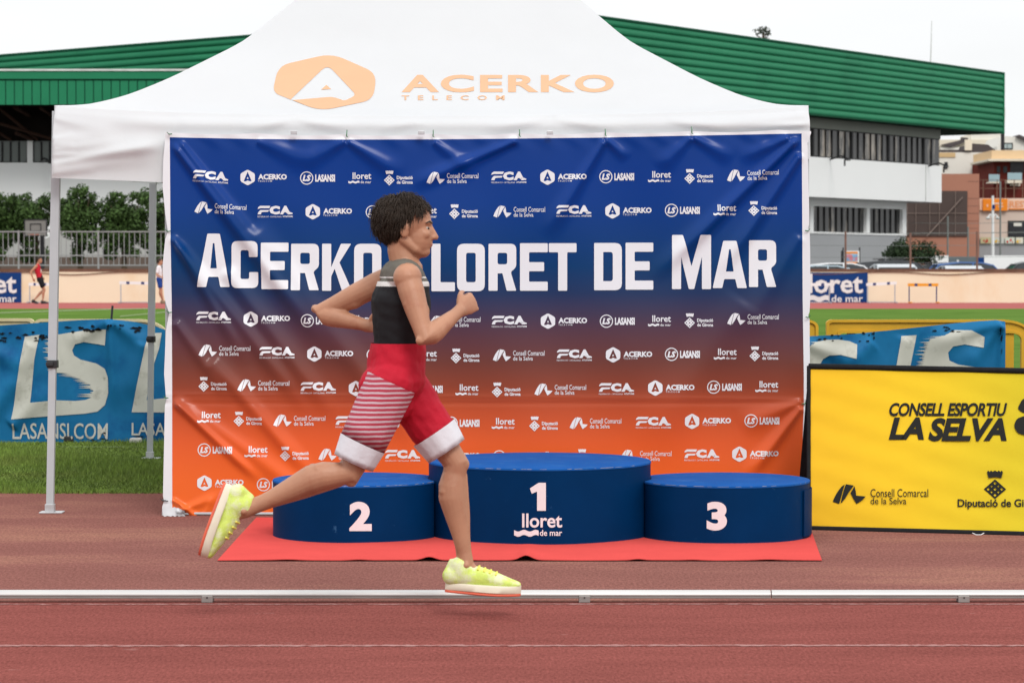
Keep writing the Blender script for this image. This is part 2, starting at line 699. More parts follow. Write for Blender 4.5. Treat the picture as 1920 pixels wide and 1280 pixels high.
# grass blades on the strip of lawn between the track and the barriers
rng = np.random.default_rng(3)
N = 85000
bx = rng.uniform(-4.6, -1.55, N)
by = 16.0 + rng.beta(1.0, 1.15, N) * 4.8
hh = rng.uniform(.014, .036, N) * (1 + .5 * np.sin(bx * 3.1 + by * 2.3))
an = rng.uniform(0, math.pi, N)
lx = rng.normal(0, .016, N)
ly = rng.normal(0, .016, N)
wd = .0034
V = np.empty((N, 3, 3))
V[:, 0] = np.stack([bx - np.cos(an) * wd, by - np.sin(an) * wd, np.full(N, -.005)], 1)
V[:, 1] = np.stack([bx + np.cos(an) * wd, by + np.sin(an) * wd, np.full(N, -.005)], 1)
V[:, 2] = np.stack([bx + lx, by + ly, hh], 1)
me = bpy.data.meshes.new('grass')
me.vertices.add(N * 3)
me.vertices.foreach_set('co', V.reshape(-1))
me.loops.add(N * 3)
me.loops.foreach_set('vertex_index', np.arange(N * 3, dtype=np.int32))
me.polygons.add(N)
me.polygons.foreach_set('loop_start', np.arange(0, N * 3, 3, dtype=np.int32))
me.update()
me.validate()
me.materials.append(mat('grass_blade', C(138, 168, 62, EH), .8, .2, 2.5, island=.35, col2=C(150, 164, 70, EH), c2scale=1.3, c2lo=.5, c2hi=.75))
go = bpy.data.objects.new('grass', me)
COL.objects.link(go)
tag(go, 'short green lawn grass beside the running track', 'grass', kind='stuff')

# ================================================================== CANOPY TENT
m_canvas = mat('white_canvas', (.80, .815, .835), .85, spec=.08, var=.02, scale=1.5, bump=.08, bscale=60)
_t = m_canvas.node_tree
_p = _t.nodes['Principled BSDF']
_tr = _t.nodes.new('ShaderNodeBsdfTranslucent')
_tr.inputs['Color'].default_value = (.80, .815, .835, 1)
_mx = _t.nodes.new('ShaderNodeMixShader')
_mx.inputs[0].default_value = .36
_t.links.new(_p.outputs[0], _mx.inputs[1])
_t.links.new(_tr.outputs[0], _mx.inputs[2])
_t.links.new(_mx.outputs[0], _t.nodes['Material Output'].inputs[0])
m_pole = mat('white_pole', (.43, .455, .47), .45, .04, 8)
m_black = mat('black_plastic', (.018, .018, .02), .5, .2, 20)
m_steel = mat('galvanised_plate', (.55, .56, .57), .4, .1, 20, metal=.6)
TX0, TX1, TY0, TD, APX = -2.56, 1.66, 14.77, 4.2, -.45
TYM = TY0 + TD / 2
HIPT = [0, .078, .168, .27, .4565, .594, .8, 1.0]
HIPZ = [2.28, 2.295, 2.36, 2.473, 2.72, 3.0, 3.47, 3.85]

def hipz(s):
    # smooth the hip curve a little
    return float((np.interp(s - .03, HIPT, HIPZ) + 2 * np.interp(s, HIPT, HIPZ) + np.interp(min(s + .03, 1), HIPT, HIPZ)) / 4)

tent = thing('canopy_tent', 'white pop-up canopy tent with orange lettering behind the sponsor banner', 'tent', (-.45, TYM, 0))
b = MB()
NS = 60
def eave_sag(u):
    return .062 * max(0.0, 4 * u * (1 - u)) ** .7
def roofpt(side, u, s):
    c = [(TX0, TY0), (TX1, TY0), (TX1, TY0 + TD), (TX0, TY0 + TD)]
    p, q = Vector((*c[side], 0)), Vector((*c[(side + 1) % 4], 0))
    a = Vector((APX, TYM, 0))
    e0 = p.lerp(a, s)
    e1 = q.lerp(a, s)
    v = e0.lerp(e1, u)
    v.z = hipz(s) - eave_sag(u) * math.exp(-(s / .13))
    return v
for side in range(4):
    rows = []
    for i in range(NS + 1):
        s = (i / NS) ** 1.25 * .995
        rows.append([roofpt(side, k / 64, s) for k in range(65)])
    b.grid(rows)
bmesh.ops.remove_doubles(b.bm, verts=b.bm.verts[:], dist=.0005)
roof = b.build('roof', m_canvas, tent)
autosmooth(roof, 28)

def on_roof(px, py, off=.0022):
    d = ray(px, py)
    lo, hi = TY0 - .02, TYM
    def f(y):
        p = EYE + d * (y / d.y)
        s_ = max(0.0, (y - TY0) / (TYM - TY0))
        e0, e1 = TX0 + (APX - TX0) * s_, TX1 + (APX - TX1) * s_
        u = min(1, max(0, (p.x - e0) / max(1e-6, e1 - e0)))
        return p.z - (hipz(s_) - eave_sag(u) * math.exp(-(s_ / .13)))
    for _ in range(40):
        mid = (lo + hi) / 2
        if f(lo) * f(mid) <= 0:
            hi = mid
        else:
            lo = mid
    y = (lo + hi) / 2
    p = EYE + d * (y / d.y)
    return p + Vector((0, -off * .6, off * .8))

m_orange = mat('orange_print', (.62, .375, .232), .8, .03, 3, spec=.03)
hexp = rounded([(511, 174), (522, 124), (622, 101), (706, 138), (700, 188), (600, 209)], [14, 22, 26, 20, 20, 26], 5)
arr = rounded([(543, 189), (614, 122), (668, 179), (646, 190), (624, 182)], [7, 14, 8, 6, 10], 4)
tri = [(602, 169), (612, 160), (621, 168)]
logo = merge(fill([hexp, arr, tri]), text('ACERKO', (753, 141, 1151, 174), .032, spacing=1.14, res=5), text('TELECOM', (753, 179.5, 946, 188.5), .02, spacing=2.3))
b = MB()
b.flat(chop(logo, 6), on_roof)
b.build('roof_lettering', m_orange, tent, smooth=True)

# valance: front skirt with gathers near the left corner, plain skirts on the other sides
def ridge(x, y, x0, y0, x1, y1, w0, w1, a0, a1, head=.03, tail=.35):
    """height of a soft fold running from (x0, y0) to (x1, y1), all in the sheet's own pixels"""
    dx, dy = x1 - x0, y1 - y0
    L = math.hypot(dx, dy)
    t = ((x - x0) * dx + (y - y0) * dy) / (L * L)
    s = ((x - x0) * dy - (y - y0) * dx) / L
    tt = np.clip(t, 0, 1)
    wd = w0 + (w1 - w0) * tt
    am = a0 + (a1 - a0) * tt
    en = np.clip(t / head + .0, 0, 1) * np.clip((1.0 - t) / tail, 0, 1)
    en = en * en * (3 - 2 * en)
    return am * en * np.exp(-(s / wd) ** 2)

def valdisp(x, y):
    d = np.zeros_like(x)
    for r in ((104, 268, 240, 255, 7, 22, 16, 9), (104, 283, 330, 262, 6, 20, 18, 12), (104, 296, 330, 276, 5, 16, 14, 12), (104, 311, 330, 268, 5, 14, 15, 22),
              (104, 320, 330, 290, 6, 20, 15, 12), (104, 210, 330, 222, 6, 22, 11, 8), (104, 222, 220, 246, 6, 20, 10, 8), (104, 328, 200, 318, 4, 9, 10, 3),
              (104, 262, 150, 252, 3, 6, 8, 2), (104, 274, 150, 272, 3, 6, 8, 2), (104, 290, 155, 290, 3, 6, 8, 2), (104, 304, 150, 300, 3, 6, 8, 2),
              (1512, 215, 1240, 240, 8, 20, 14, 10), (1512, 235, 1300, 246, 5, 14, 12, 6), (1030, 218, 900, 246, 6, 22, 14, 12), (1030, 218, 1180, 248, 6, 22, 14, 12),
              (552, 220, 450, 250, 6, 22, 14, 12), (552, 220, 680, 246, 6, 22, 14, 12), (1250, 225, 1380, 246, 6, 14, 8, 6), (790, 228, 700, 246, 6, 14, 7, 6)):
        d = d + ridge(x, y, *r[:4], r[4], r[5], r[6] / 640, r[7] / 640, .02, .3)
    d = d + .022 * np.exp(-((y - 232) / 13) ** 2) * np.clip((x - 180) / 120, 0, 1)
    return d

def front_skirt():
    b = MB()
    xs = np.concatenate([np.arange(104, 330, 3.5), np.arange(330, 1516, 10), [1515]])
    rows = []
    for j in range(36):
        t = j / 35
        yt = 203 + 18 * np.clip(4 * (xs - 104) / 1411 * (1 - (xs - 104) / 1411), 0, 1) ** .7
        yb = np.interp(xs, [104, 330, 345, 1515], [335, 344, 300, 300])
        ys = yt + (yb - yt) * t
        d = valdisp(xs, ys)
        row = []
        for x, y, dd in zip(xs, ys, d):
            q = P(float(x), float(y), TY0)
            zt_top = hipz(0) - eave_sag(min(1, max(0, (q.x - TX0) / (TX1 - TX0))))
            row.append(Vector((q.x, TY0 - .075 * (1 - math.exp(-t * 5)) - .045 * t - float(dd), zt_top + (q.z - zt_top) * 1.0 if False else (zt_top if j == 0 else min(q.z, zt_top - .004 * j)))))
        rows.append(row)
    b.grid(rows)
    return b
autosmooth(front_skirt().build('valance', m_canvas, tent), 60)
zb = 1.96
for (xa, ya, xb, yb) in ((TX0, TY0, TX0, TY0 + TD), (TX1, TY0, TX1, TY0 + TD), (TX0, TY0 + TD, TX1, TY0 + TD)):
    b = MB()
    rows = []
    for j in range(7):
        t = j / 6
        row = []
        for k in range(61):
            u = k / 60
            bb = (1.885 + (.09 * u if ya != yb else .09)) 
            zz = hipz(0) + (bb - hipz(0)) * t
            ww = .012 * math.sin(u * 40) * t
            row.append((xa + (xb - xa) * u + (ww if xa == xb else 0), ya + (yb - ya) * u + (ww if ya == yb else 0), zz))
        rows.append(row)
    b.grid(rows)
    autosmooth(b.build('valance', m_canvas, tent), 60)

def tent_leg(top, bot, collar_z, wtop, plate=True):
    top, bot = Vector(top), Vector(bot)
    b = MB()
    mid = bot.lerp(top, (collar_z - bot.z) / (top.z - bot.z))
    b.tube([mid, top], wtop, square=True)
    lo = MB()
    lg = b.build('leg', m_pole, tent)
    lo.tube([bot + Vector((0, 0, .006)), mid], wtop * .84, square=True)
    lo.build('lower_leg', m_pole, lg)
    c = MB()
    c.box((-wtop * 1.25, -wtop * 1.25, -.022), (wtop * 1.25, wtop * 1.25, .022), .004, Matrix.Translation(mid))
    c.box((-wtop * 1.3, -wtop * 2.0, -.010), (wtop * .4, -wtop * 1.2, .012), .003, Matrix.Translation(mid))
    c.build('collar', m_black, lg)
    if plate:
        p = MB()
        p.box((-.055, -.05, .001), (.075, .05, .008), .002, Matrix.Translation(bot))
        p.box((-wtop * 1.1, -wtop * 1.1, .008), (wtop * 1.1, wtop * 1.1, .05), .002, Matrix.Translation(bot))
        p.build('foot_plate', m_steel, lg)
pt = P(107.5, 338, TY0 + .03)
pbm = G(94, 961)
tent_leg((pt.x, pt.y, 2.25), (pbm.x, pbm.y, 0), .835, .0235)
q = P(288, 350, TY0 + TD - .03)
q2 = P(281, 860, TY0 + TD - .03)
tent_leg((q.x, q.y, 2.25), (q2.x, q2.y, 0), .86, .0235)
tent_leg((TX1 - .05, TY0 + .1, 2.25), (TX1 - .07, TY0 + .1, 0), .86, .0235)
tent_leg((TX1 - .03, TY0 + TD - .03, 2.25), (TX1 - .02, TY0 + TD - .03, 0), .86, .0235)
b = MB()
for ya, yb2 in ((TY0 + .12, TY0 + .12), (TY0 + TD - .05, TY0 + TD - .05)):
    for k in range(4):
        xa = TX0 + .06 + (TX1 - TX0 - .12) * k / 4
        xb = TX0 + .06 + (TX1 - TX0 - .12) * (k + 1) / 4
        b.tube([(xa, ya, 2.2), (xb, ya + .015, 1.99)], .012, square=True)
        b.tube([(xa, ya + .03, 1.99), (xb, ya + .045, 2.2)], .012, square=True)
for xa in (TX0 + .05, TX1 - .05):
    for k in range(4):
        y_a = TY0 + .06 + (TD - .12) * k / 4
        y_b = TY0 + .06 + (TD - .12) * (k + 1) / 4
        b.tube([(xa, y_a, 2.2), (xa + .015, y_b, 1.99)], .012, square=True)
        b.tube([(xa + .03, y_a, 1.99), (xa + .045, y_b, 2.2)], .012, square=True)
b.tube([(APX, TYM, 2.0), (APX, TYM, 3.8)], .022)
b.build('truss', m_pole, tent)

for px in (551, 790, 1031):
    q = P(px, 249, TY0 - .19)
    MB().box((-.018, -.006, -.010), (.018, .006, .010), .002, Matrix.Translation(q)).build('frame_clip', m_steel, tent)

# ================================================================== SPONSOR BANNER
BY = 14.62
m_white = mat('white_vinyl', (.73, .745, .77), .42, .02, 2)
stops_y = [(975, (238, 108, 44)), (900, (234, 105, 45)), (830, (221, 95, 47)), (770, (190, 82, 47)), (725, (142, 68, 48)), (680, (112, 62, 54)), (630, (90, 58, 68)), (590, (66, 56, 80)),
           (550, (34, 55, 96)), (500, (0, 58, 110)), (440, (0, 58, 126)), (380, (0, 58, 138)), (320, (0, 57, 140)), (250, (0, 56, 136))]
z0b, z1b = Z(975, BY), Z(250, BY)
m_print = gradient_mat('printed_vinyl', [((Z(y, BY) - z0b) / (z1b - z0b), tuple(q * (.88 if c[2] > 90 else .97) for q in C(*c, 1.02))) for y, c in stops_y], 'Z', z0b, z1b, .25, .0, .21)

FOLDS = [  # x0, y0, x1, y1, w0, w1, amp0, amp1
    (322, 264, 640, 690, 7, 20, 12, 17), (336, 262, 520, 500, 5, 13, 8, 9), (420, 500, 640, 800, 14, 19, 9, 14), (470, 420, 800, 860, 20, 24, 8, 13),
    (322, 440, 470, 690, 7, 15, 12, 12), (330, 450, 600, 800, 8, 19, 9, 13), (326, 600, 440, 760, 8, 16, 8, 9),
    (324, 750, 500, 912, 6, 11, 12, 14), (392, 670, 600, 910, 13, 14, 9, 14), (325, 745, 640, 975, 8, 22, 6, 9), (322, 935, 378, 974, 4, 6, 9, 7),
    (1500, 256, 1215, 530, 6, 17, 13, 16), (1503, 285, 1345, 520, 7, 15, 12, 12), (1480, 258, 1380, 300, 6, 14, 8, 5), (1503, 440, 1380, 640, 8, 30, 5, 5),
    (1505, 760, 1395, 905, 6, 15, 13, 14), (1505, 752, 1380, 800, 5, 26, 7, 9), (1400, 560, 1200, 860, 30, 50, 4, 9),
    (974, 262, 760, 352, 6, 15, 10, 11), (1135, 261, 1020, 450, 6, 17, 10, 11), (1135, 261, 1180, 300, 5, 12, 7, 4), (812, 264, 900, 330, 6, 20, 6, 6),
    (650, 264, 760, 330, 6, 20, 7, 8), (650, 264, 560, 310, 6, 20, 6, 6), (480, 264, 600, 310, 6, 26, 5, 7), (1297, 257, 1230, 320, 5, 18, 6, 7), (1297, 257, 1380, 300, 5, 18, 6, 6),
    (330, 960, 420, 925, 4, 10, 6, 4), (380, 972, 400, 930, 4, 8, 6, 3), (430, 972, 440, 935, 4, 8, 6, 3),
]
def bdisp(x, y):
    x = np.asarray(x, float)
    y = np.asarray(y, float)
    d = np.zeros_like(x)
    for f in FOLDS:
        d = d + ridge(x, y, *f[:4], f[4], f[5], f[6] / 440, f[7] / 440, .05, .35)
    # shallow bellies between the ties, slow billow, and the two creases of the folded sheet
    d = d + .006 * np.sin(x / 97 + y / 210) * np.sin(y / 133 + 1) + .004 * np.sin(x / 41 - y / 77)
    d = d + .0012 * np.exp(-((y - 743 - .008 * (x - 900)) / 3.0) ** 2) - .0022 * np.exp(-((y - 756) / 4) ** 2)
    d = d + .0022 * np.sin((x - 0.6 * y) / 9.0) * np.exp(-((y - 262) / 14.0) ** 2) * 1.2
    d = d + .004 * np.exp(-((y - 968) / 9.0) ** 2) * np.sin(x / 7.0)
    return d

OL = ([243, 255, 300, 350, 400, 434, 450, 500, 556, 575, 587, 592, 620, 700, 738, 746, 760, 850, 928, 938, 948, 976],
      [311, 310, 306, 305, 310, 315, 310, 305, 308, 313, 317.5, 316, 311, 307.5, 310.5, 312.5, 309, 307.5, 306, 308, 304.5, 303])
OR = ([240, 250, 257, 275, 400, 428, 433, 440, 480, 560, 590, 595, 602, 680, 735, 752, 757, 765, 976],
      [1512, 1519, 1521, 1514, 1517, 1517, 1514, 1518, 1519, 1519.5, 1518, 1515, 1518, 1518.5, 1518, 1510, 1508.5, 1509, 1507])
PL = ([243, 258, 434, 560, 976], [317, 318, 320, 322, 323.5])
PR = ([240, 253, 560, 700, 756, 900, 976], [1503, 1503, 1505, 1507, 1507, 1502, 1501])
def top_print(x):
    return np.interp(x, [300, 318, 480, 650, 812, 974, 1135, 1297, 1503, 1522], [257, 257.5, 261, 262, 261.5, 260, 258, 254.5, 250.5, 250])
def top_outer(x):
    base = np.interp(x, [300, 318, 650, 974, 1297, 1503, 1522], [246, 248, 252, 250, 246, 243, 243])
    return base + 3.2 * np.abs(np.sin((x - 318) * math.pi / 163.0))

def bnormals(me, pts):
    """exact cloth normals at photo-plane points, so that print and cloth shade alike"""
    x = np.array([960 + (p[0]) * F / BY for p in pts])
    y = np.array([PYOF(p[2]) for p in pts])
    e = 1.0
    gx = (bdisp(x + e, y) - bdisp(x - e, y)) / (2 * e) * (F / BY)
    gz = -(bdisp(x, y + e) - bdisp(x, y - e)) / (2 * e) * (F / BY)
    n = np.stack([-gx, -np.ones_like(gx), -gz], 1)
    n /= np.linalg.norm(n, axis=1)[:, None]
    me.normals_split_custom_set_from_vertices([tuple(map(float, q)) for q in n])

def PYOF(z):
    # inverse of Z(py, BY)
    a = (z - H) / BY
    b_ = (a * math.cos(TH) + math.sin(TH)) / (math.cos(TH) - a * math.sin(TH))
    return 640 - b_ * F

def face_front(bm):
    for f in bm.faces:
        f.normal_update()
        if f.normal.y > 0:
            f.normal_flip()

def bpoint(x, y, off=0.0):
    d = bdisp(x, y)
    out = []
    for a, c, e in zip(np.ravel(x), np.ravel(y), np.ravel(d)):
        q = P(float(a), float(c), BY)
        out.append(Vector((q.x, BY - float(e) - off, q.z)))
    return out

banner = thing('sponsor_banner', 'large blue to orange sponsor banner with white lettering, hung in front of the tent', 'banner', (X(910, BY), BY, 0))
b = MB()
NX, NYR = 300, 190
us = np.concatenate([np.linspace(0, 1, NX + 1)])
rows, kinds = [], []
tp = None
for j in range(-3, NYR + 1):
    row = []
    if j < 0:
        t = (j + 3) / 3.0
        ym = None
    yrow = 258 + (969 - 258) * max(j, 0) / NYR
    xl, pl, pr, xr = (float(np.interp(yrow, *q)) for q in (OL, PL, PR, OR))
    xs = np.concatenate([np.linspace(xl, pl, 5)[:-1], np.linspace(pl, pr, NX + 1), np.linspace(pr, xr, 5)[1:]])
    tpx = top_print(xs)
    bot = 969 + 1.5 * np.sin(xs / 23)
    if j < 0:
        ys = top_outer(xs) + (tpx - top_outer(xs)) * t
    else:
        ys = tpx + (bot - tpx) * j / NYR
    rows.append(bpoint(xs, ys))
m_scale = 1
vr = [[b.bm.verts.new(p) for p in r] for r in rows]
ncol = len(vr[0])
for i in range(len(vr) - 1):
    for k in range(ncol - 1):
        b.mi = 0 if (i >= 3 and 4 <= k < 4 + NX) else 1
        b._f((vr[i][k], vr[i][k + 1], vr[i + 1][k + 1], vr[i + 1][k]))
b.mi = 0
# bottom hem that lies on the ground at the left corner
b.mi = 1
lows = []
xsb = np.linspace(303, 345, 12)
for t in range(4):
    lows.append([Vector((X(float(x), BY - .03 * t), BY - .012 - .02 * t + .004 * math.sin(x), .045 - .0145 * t + .003 * math.sin(x * .7 + t))) for x in xsb])
b.grid(lows)
# small sponsor marks, printed in white on the sheet itself
marks = {'F': chop(fca(), 8), 'A': chop(acerko(), 8), 'L': chop(lasansi(), 8), 'l': chop(lmark(), 8), 'D': chop(dipu(), 8), 'C': chop(consell(), 8)}
ROWS = [
    [('F', 395.5, 331, .075), ('A', 494, 333), ('L', 596, 334), ('l', 675, 333.5), ('D', 748, 334), ('C', 848, 334), ('F', 954, 332), ('A', 1056, 332.5), ('L', 1157, 331.5), ('l', 1237, 331), ('D', 1311, 331), ('C', 1411, 328.5, -.03)],
    [('C', 413, 391, .05), ('F', 516, 396), ('A', 616, 397), ('L', 719, 397.5), ('l', 798, 398), ('D', 870, 397), ('C', 973, 397), ('F', 1076, 395), ('A', 1178, 395.5), ('L', 1280, 394.5), ('l', 1359, 393.5), ('D', 1431, 391)],
    [('F', 401, 594), ('A', 500, 598), ('L', 598, 601), ('l', 682, 601), ('D', 752, 603), ('C', 852, 603), ('F', 955, 602), ('A', 1057, 602), ('L', 1158, 602), ('l', 1237, 601), ('D', 1311, 601), ('C', 1411, 598)],
    [('C', 421, 657), ('F', 520, 660), ('A', 619, 663.5), ('L', 721, 665), ('l', 798, 666), ('D', 873, 667), ('C', 972, 666), ('F', 1077, 665), ('A', 1179, 665), ('L', 1280, 664), ('l', 1360, 663), ('D', 1433, 663)],
    [('D', 400, 720), ('C', 494, 722), ('F', 597, 726), ('A', 697, 728), ('L', 798, 729.5), ('l', 876, 730), ('D', 950, 730.5), ('C', 1050, 730), ('F', 1156, 728), ('A', 1258, 727), ('L', 1359, 725.5), ('l', 1438, 724)],
    [('l', 393, 781), ('D', 466, 785), ('C', 561, 788), ('F', 662, 790), ('A', 765, 792), ('L', 867, 793), ('l', 944, 793), ('D', 1020, 794), ('C', 1116, 793), ('F', 1225, 791), ('A', 1327, 789.5), ('L', 1429, 788.5)],
    [('L', 404, 843), ('l', 481, 845.5), ('D', 553, 850), ('C', 645, 852), ('F', 755, 853), ('A', 857, 855), ('L', 957, 856), ('l', 1037, 856), ('D', 1109, 855), ('C', 1210, 854), ('F', 1316, 852), ('A', 1416, 851)],
    [('A', 413, 905), ('L', 515, 908), ('l', 592, 910), ('D', 664, 912), ('C', 762, 914), ('F', 866, 915), ('A', 966, 915), ('L', 1067, 915), ('l', 1145, 915), ('D', 1216, 914), ('C', 1313, 913), ('F', 1420, 912)],
]
b.mi = 1
for row in ROWS:
    for q in row:
        Vm, Fm = shift(marks[q[0]], q[1], q[2], q[3] if len(q) > 3 else 0)
        ps = bpoint(np.array([v[0] for v in Vm]), np.array([v[1] for v in Vm]), .0022)
        vs = [b.bm.verts.new(p) for p in ps]
        for f in Fm:
            b._f([vs[i] for i in f])
face_front(b.bm)
wp = [tuple(v.co) for v in b.bm.verts]
sheet_o = b.build('sheet', [m_print, m_white], banner, smooth=True, fixn=False)
bnormals(sheet_o.data, wp)

# big title, small capitals with rounded corners
def glyph(ch, x0, x1, y0, y1, t=17.0):
    w_, h_ = x1 - x0, y1 - y0
    r1, r2 = 11, 4
    loops = []
    if ch == 'C':
        loops = [rounded([(0, 0), (w_, 0), (w_, .34 * h_), (w_ - t, .34 * h_), (w_ - t, t), (t, t), (t, h_ - t), (w_ - t, h_ - t), (w_ - t, .66 * h_), (w_, .66 * h_), (w_, h_), (0, h_)],
                         [r1, r1, 2, 2, r2, r2, r2, r2, 2, 2, r1, r1])]
    elif ch == 'E':
        loops = [rounded([(0, 0), (w_, 0), (w_, t), (t, t), (t, .41 * h_), (w_ * .87, .41 * h_), (w_ * .87, .41 * h_ + t), (t, .41 * h_ + t), (t, h_ - t), (w_, h_ - t), (w_, h_), (0, h_)], 2)]
    elif ch == 'R':
        loops = [rounded([(0, 0), (t, 0), (t, .37 * h_), (.50 * w_, .37 * h_), (w_ - t * 1.05, 0), (w_, 0), (.80 * w_, .40 * h_), (w_, .50 * h_), (w_, h_), (0, h_)], [2, 2, 0, 0, 2, 2, 4, 6, r1, 2]),
                 rounded([(t, .37 * h_ + t), (w_ - t, .37 * h_ + t), (w_ - t, h_ - t), (t, h_ - t)], r2)]
    elif ch == 'K':
        loops = [rounded([(0, 0), (t, 0), (t, .30 * h_), (.42 * w_, .47 * h_), (w_ - t * 1.1, 0), (w_, 0), (.58 * w_, .60 * h_), (w_ * .97, h_), (w_ * .97 - t * 1.12, h_), (t, .50 * h_), (t, h_), (0, h_)], 1.5)]
    elif ch == 'O':
        loops = [rounded([(0, 0), (w_, 0), (w_, h_), (0, h_)], 13), rounded([(t, t), (w_ - t, t), (w_ - t, h_ - t), (t, h_ - t)], 4)]
    elif ch == 'D':
        loops = [rounded([(0, 0), (w_, 0), (w_, h_), (0, h_)], [2, 13, 13, 2]), rounded([(t, t), (w_ - t, t), (w_ - t, h_ - t), (t, h_ - t)], [1, 5, 5, 1])]
    elif ch == 'L':
        loops = [rounded([(0, 0), (w_, 0), (w_, t), (t, t), (t, h_), (0, h_)], 2)]
    elif ch == 'T':
        loops = [rounded([(w_ / 2 - t / 2, 0), (w_ / 2 + t / 2, 0), (w_ / 2 + t / 2, h_ - t), (w_, h_ - t), (w_, h_), (0, h_), (0, h_ - t), (w_ / 2 - t / 2, h_ - t)], 2)]
    elif ch == 'M':
        loops = [rounded([(0, 0), (t, 0), (t, .60 * h_), (w_ / 2 - 5, 0), (w_ / 2 + 5, 0), (w_ - t, .60 * h_), (w_ - t, 0), (w_, 0), (w_, h_), (w_ - t * 1.2, h_), (w_ / 2, .42 * h_), (t * 1.2, h_), (0, h_)], 2)]
    elif ch == 'A':
        k = .31 * w_ / h_
        iL = lambda z: t * 1.05 + k * z
        loops = [rounded([(0, 0), (t * 1.05, 0), (iL(.19 * h_), .19 * h_), (w_ - iL(.19 * h_), .19 * h_), (w_ - t * 1.05, 0), (w_, 0), (w_ - .31 * w_, h_), (.31 * w_, h_)], 2),
                 rounded([(iL(.35 * h_), .35 * h_), (w_ - iL(.35 * h_), .35 * h_), (w_ / 2 + 1.5, .82 * h_), (w_ / 2 - 1.5, .82 * h_)], 1)]
    return fill([[(x0 + x, y1 - y) for x, y in lp] for lp in loops])
TITLE = [('A', 370, 431, 438, 538), ('C', 434, 484, 452, 540), ('E', 490, 541, 455, 542), ('R', 546, 598, 457, 544), ('K', 604, 660, 457, 545), ('O', 664, 715, 457, 546),
         ('L', 751, 801, 441, 546), ('L', 809, 853, 457, 546), ('O', 857, 909, 457, 546), ('R', 916, 968, 457, 545), ('E', 975, 1027, 456, 545), ('T', 1029, 1081, 456, 545),
         ('D', 1114, 1166, 455.5, 544), ('E', 1173, 1225, 455, 543), ('M', 1260, 1333, 440.5, 542), ('A', 1336, 1400, 451.5, 540), ('R', 1404, 1455, 450.5, 538)]
b = MB()
for g in TITLE:
    Vm, Fm = chop(glyph(*g), 7)
    ps = bpoint(np.array([v[0] for v in Vm]), np.array([v[1] for v in Vm]), .003)
    vs = [b.bm.verts.new(p) for p in ps]
    for f in Fm:
        b._f([vs[i] for i in f])
face_front(b.bm)
wp = [tuple(v.co) for v in b.bm.verts]
bnormals(b.build('title_lettering', m_white, banner, smooth=True, fixn=False).data, wp)
# frame behind the sheet
b = MB()
for px in (316, 910, 1510):
    b.tube([(X(px, BY + .05), BY + .06, .0), (X(px, BY + .05), BY + .06, 2.07)], .02)
b.tube([(X(314, BY), BY + .06, 2.05), (X(1512, BY), BY + .06, 2.07)], .018)
b.tube([(X(345, BY), BY - .012, .010), (X(1512, BY), BY - .012, .010)], .0085)
b.build('frame', m_pole, banner)
# ties
m_tie = mat('green_cord', (.03, .16, .06), .6, .2, 30)
for (px, py) in ((318, 252), (650, 254), (812, 254), (974, 253), (1135, 252), (1297, 248), (1514, 433), (315, 434), (317, 586), (1515, 595), (311, 746), (1508, 757), (306, 938)):
    q = P(px, py, BY - .012)
    b = MB()
    horiz = px < 320 or px > 1500
    if horiz:
        s = 1 if px > 1500 else -1
        dxa = -.03 if px == 306 else 0
        b.tube([q + Vector((s * .008, .03, .004)), q + Vector((0, -.004, 0)), q + Vector((-s * .014, -.006, .002))], .0028)
        b.tube([q + Vector((s * .004, 0, .0)), q + Vector((s * .014, -.006, .012))], .0018)
        if px == 306:
            b.tube([q + Vector((-.005, -.008, .001)), q + Vector((.028, -.008, -.002))], .003)
    else:
        b.tube([q + Vector((0, .03, .03)), q + Vector((.001, -.004, .012)), q + Vector((0, -.008, -.008))], .0026)
        b.tube([q + Vector((-.003, -.006, .002)), q + Vector((.007, -.008, -.012))], .0018)
    b.build('cord_tie', m_black if px == 306 else m_tie, banner)

# ================================================================== CARPET
m_carpet = mat('red_carpet_felt', C(255, 101, 96, EH*.93), .92, .06, 2.5, .25, 160, spec=.0)
b = MB()
cA, cB = G(408, 1052), G(1541, 1052)
cDl, cDr = G(481, 972), G(1512, 972)
rows = []
NXc, NYc = 220, 40
for j in range(NYc + 1):
    t = j / NYc
    l, r = cA.lerp(cDl, t), cB.lerp(cDr, t)
    row = []
    for k in range(NXc + 1):
        q = l.lerp(r, k / NXc)
        pxq = 408 + (1541 - 408) * k / NXc
        z = .0085
        for cx, wdt, hgt in ((805, 16, .016), (986, 15, .022), (672, 20, .004), (1196, 14, .005), (870, 30, .003), (1300, 22, .003), (540, 25, .003), (1440, 25, .003)):
            z += hgt * math.exp(-((pxq - cx) / wdt) ** 2) * math.exp(-((t / .22) ** 2))
        z += .001 * math.sin(pxq / 37 + t * 5)
        row.append((q.x, q.y, z))
    rows.append(row)
top = b.grid(rows)
low = [[(p[0], p[1], max(.0015, p[2] - .0035)) for p in r] for r in rows]
b.grid(low)
for edge_t, edge_b in ((rows[0], low[0]), (rows[-1], low[-1])):
    b.grid([edge_t, edge_b])
for kk in (0, -1):
    b.grid([[r[kk] for r in rows], [r[kk] for r in low]])
bmesh.ops.remove_doubles(b.bm, verts=b.bm.verts[:], dist=.0002)
car = b.build('red_carpet', m_carpet, loc=((cA.x + cB.x) / 2, cA.y + 1, 0))
autosmooth(car, 50)
tag(car, 'bright red carpet lying under the three blue podium blocks', 'carpet')

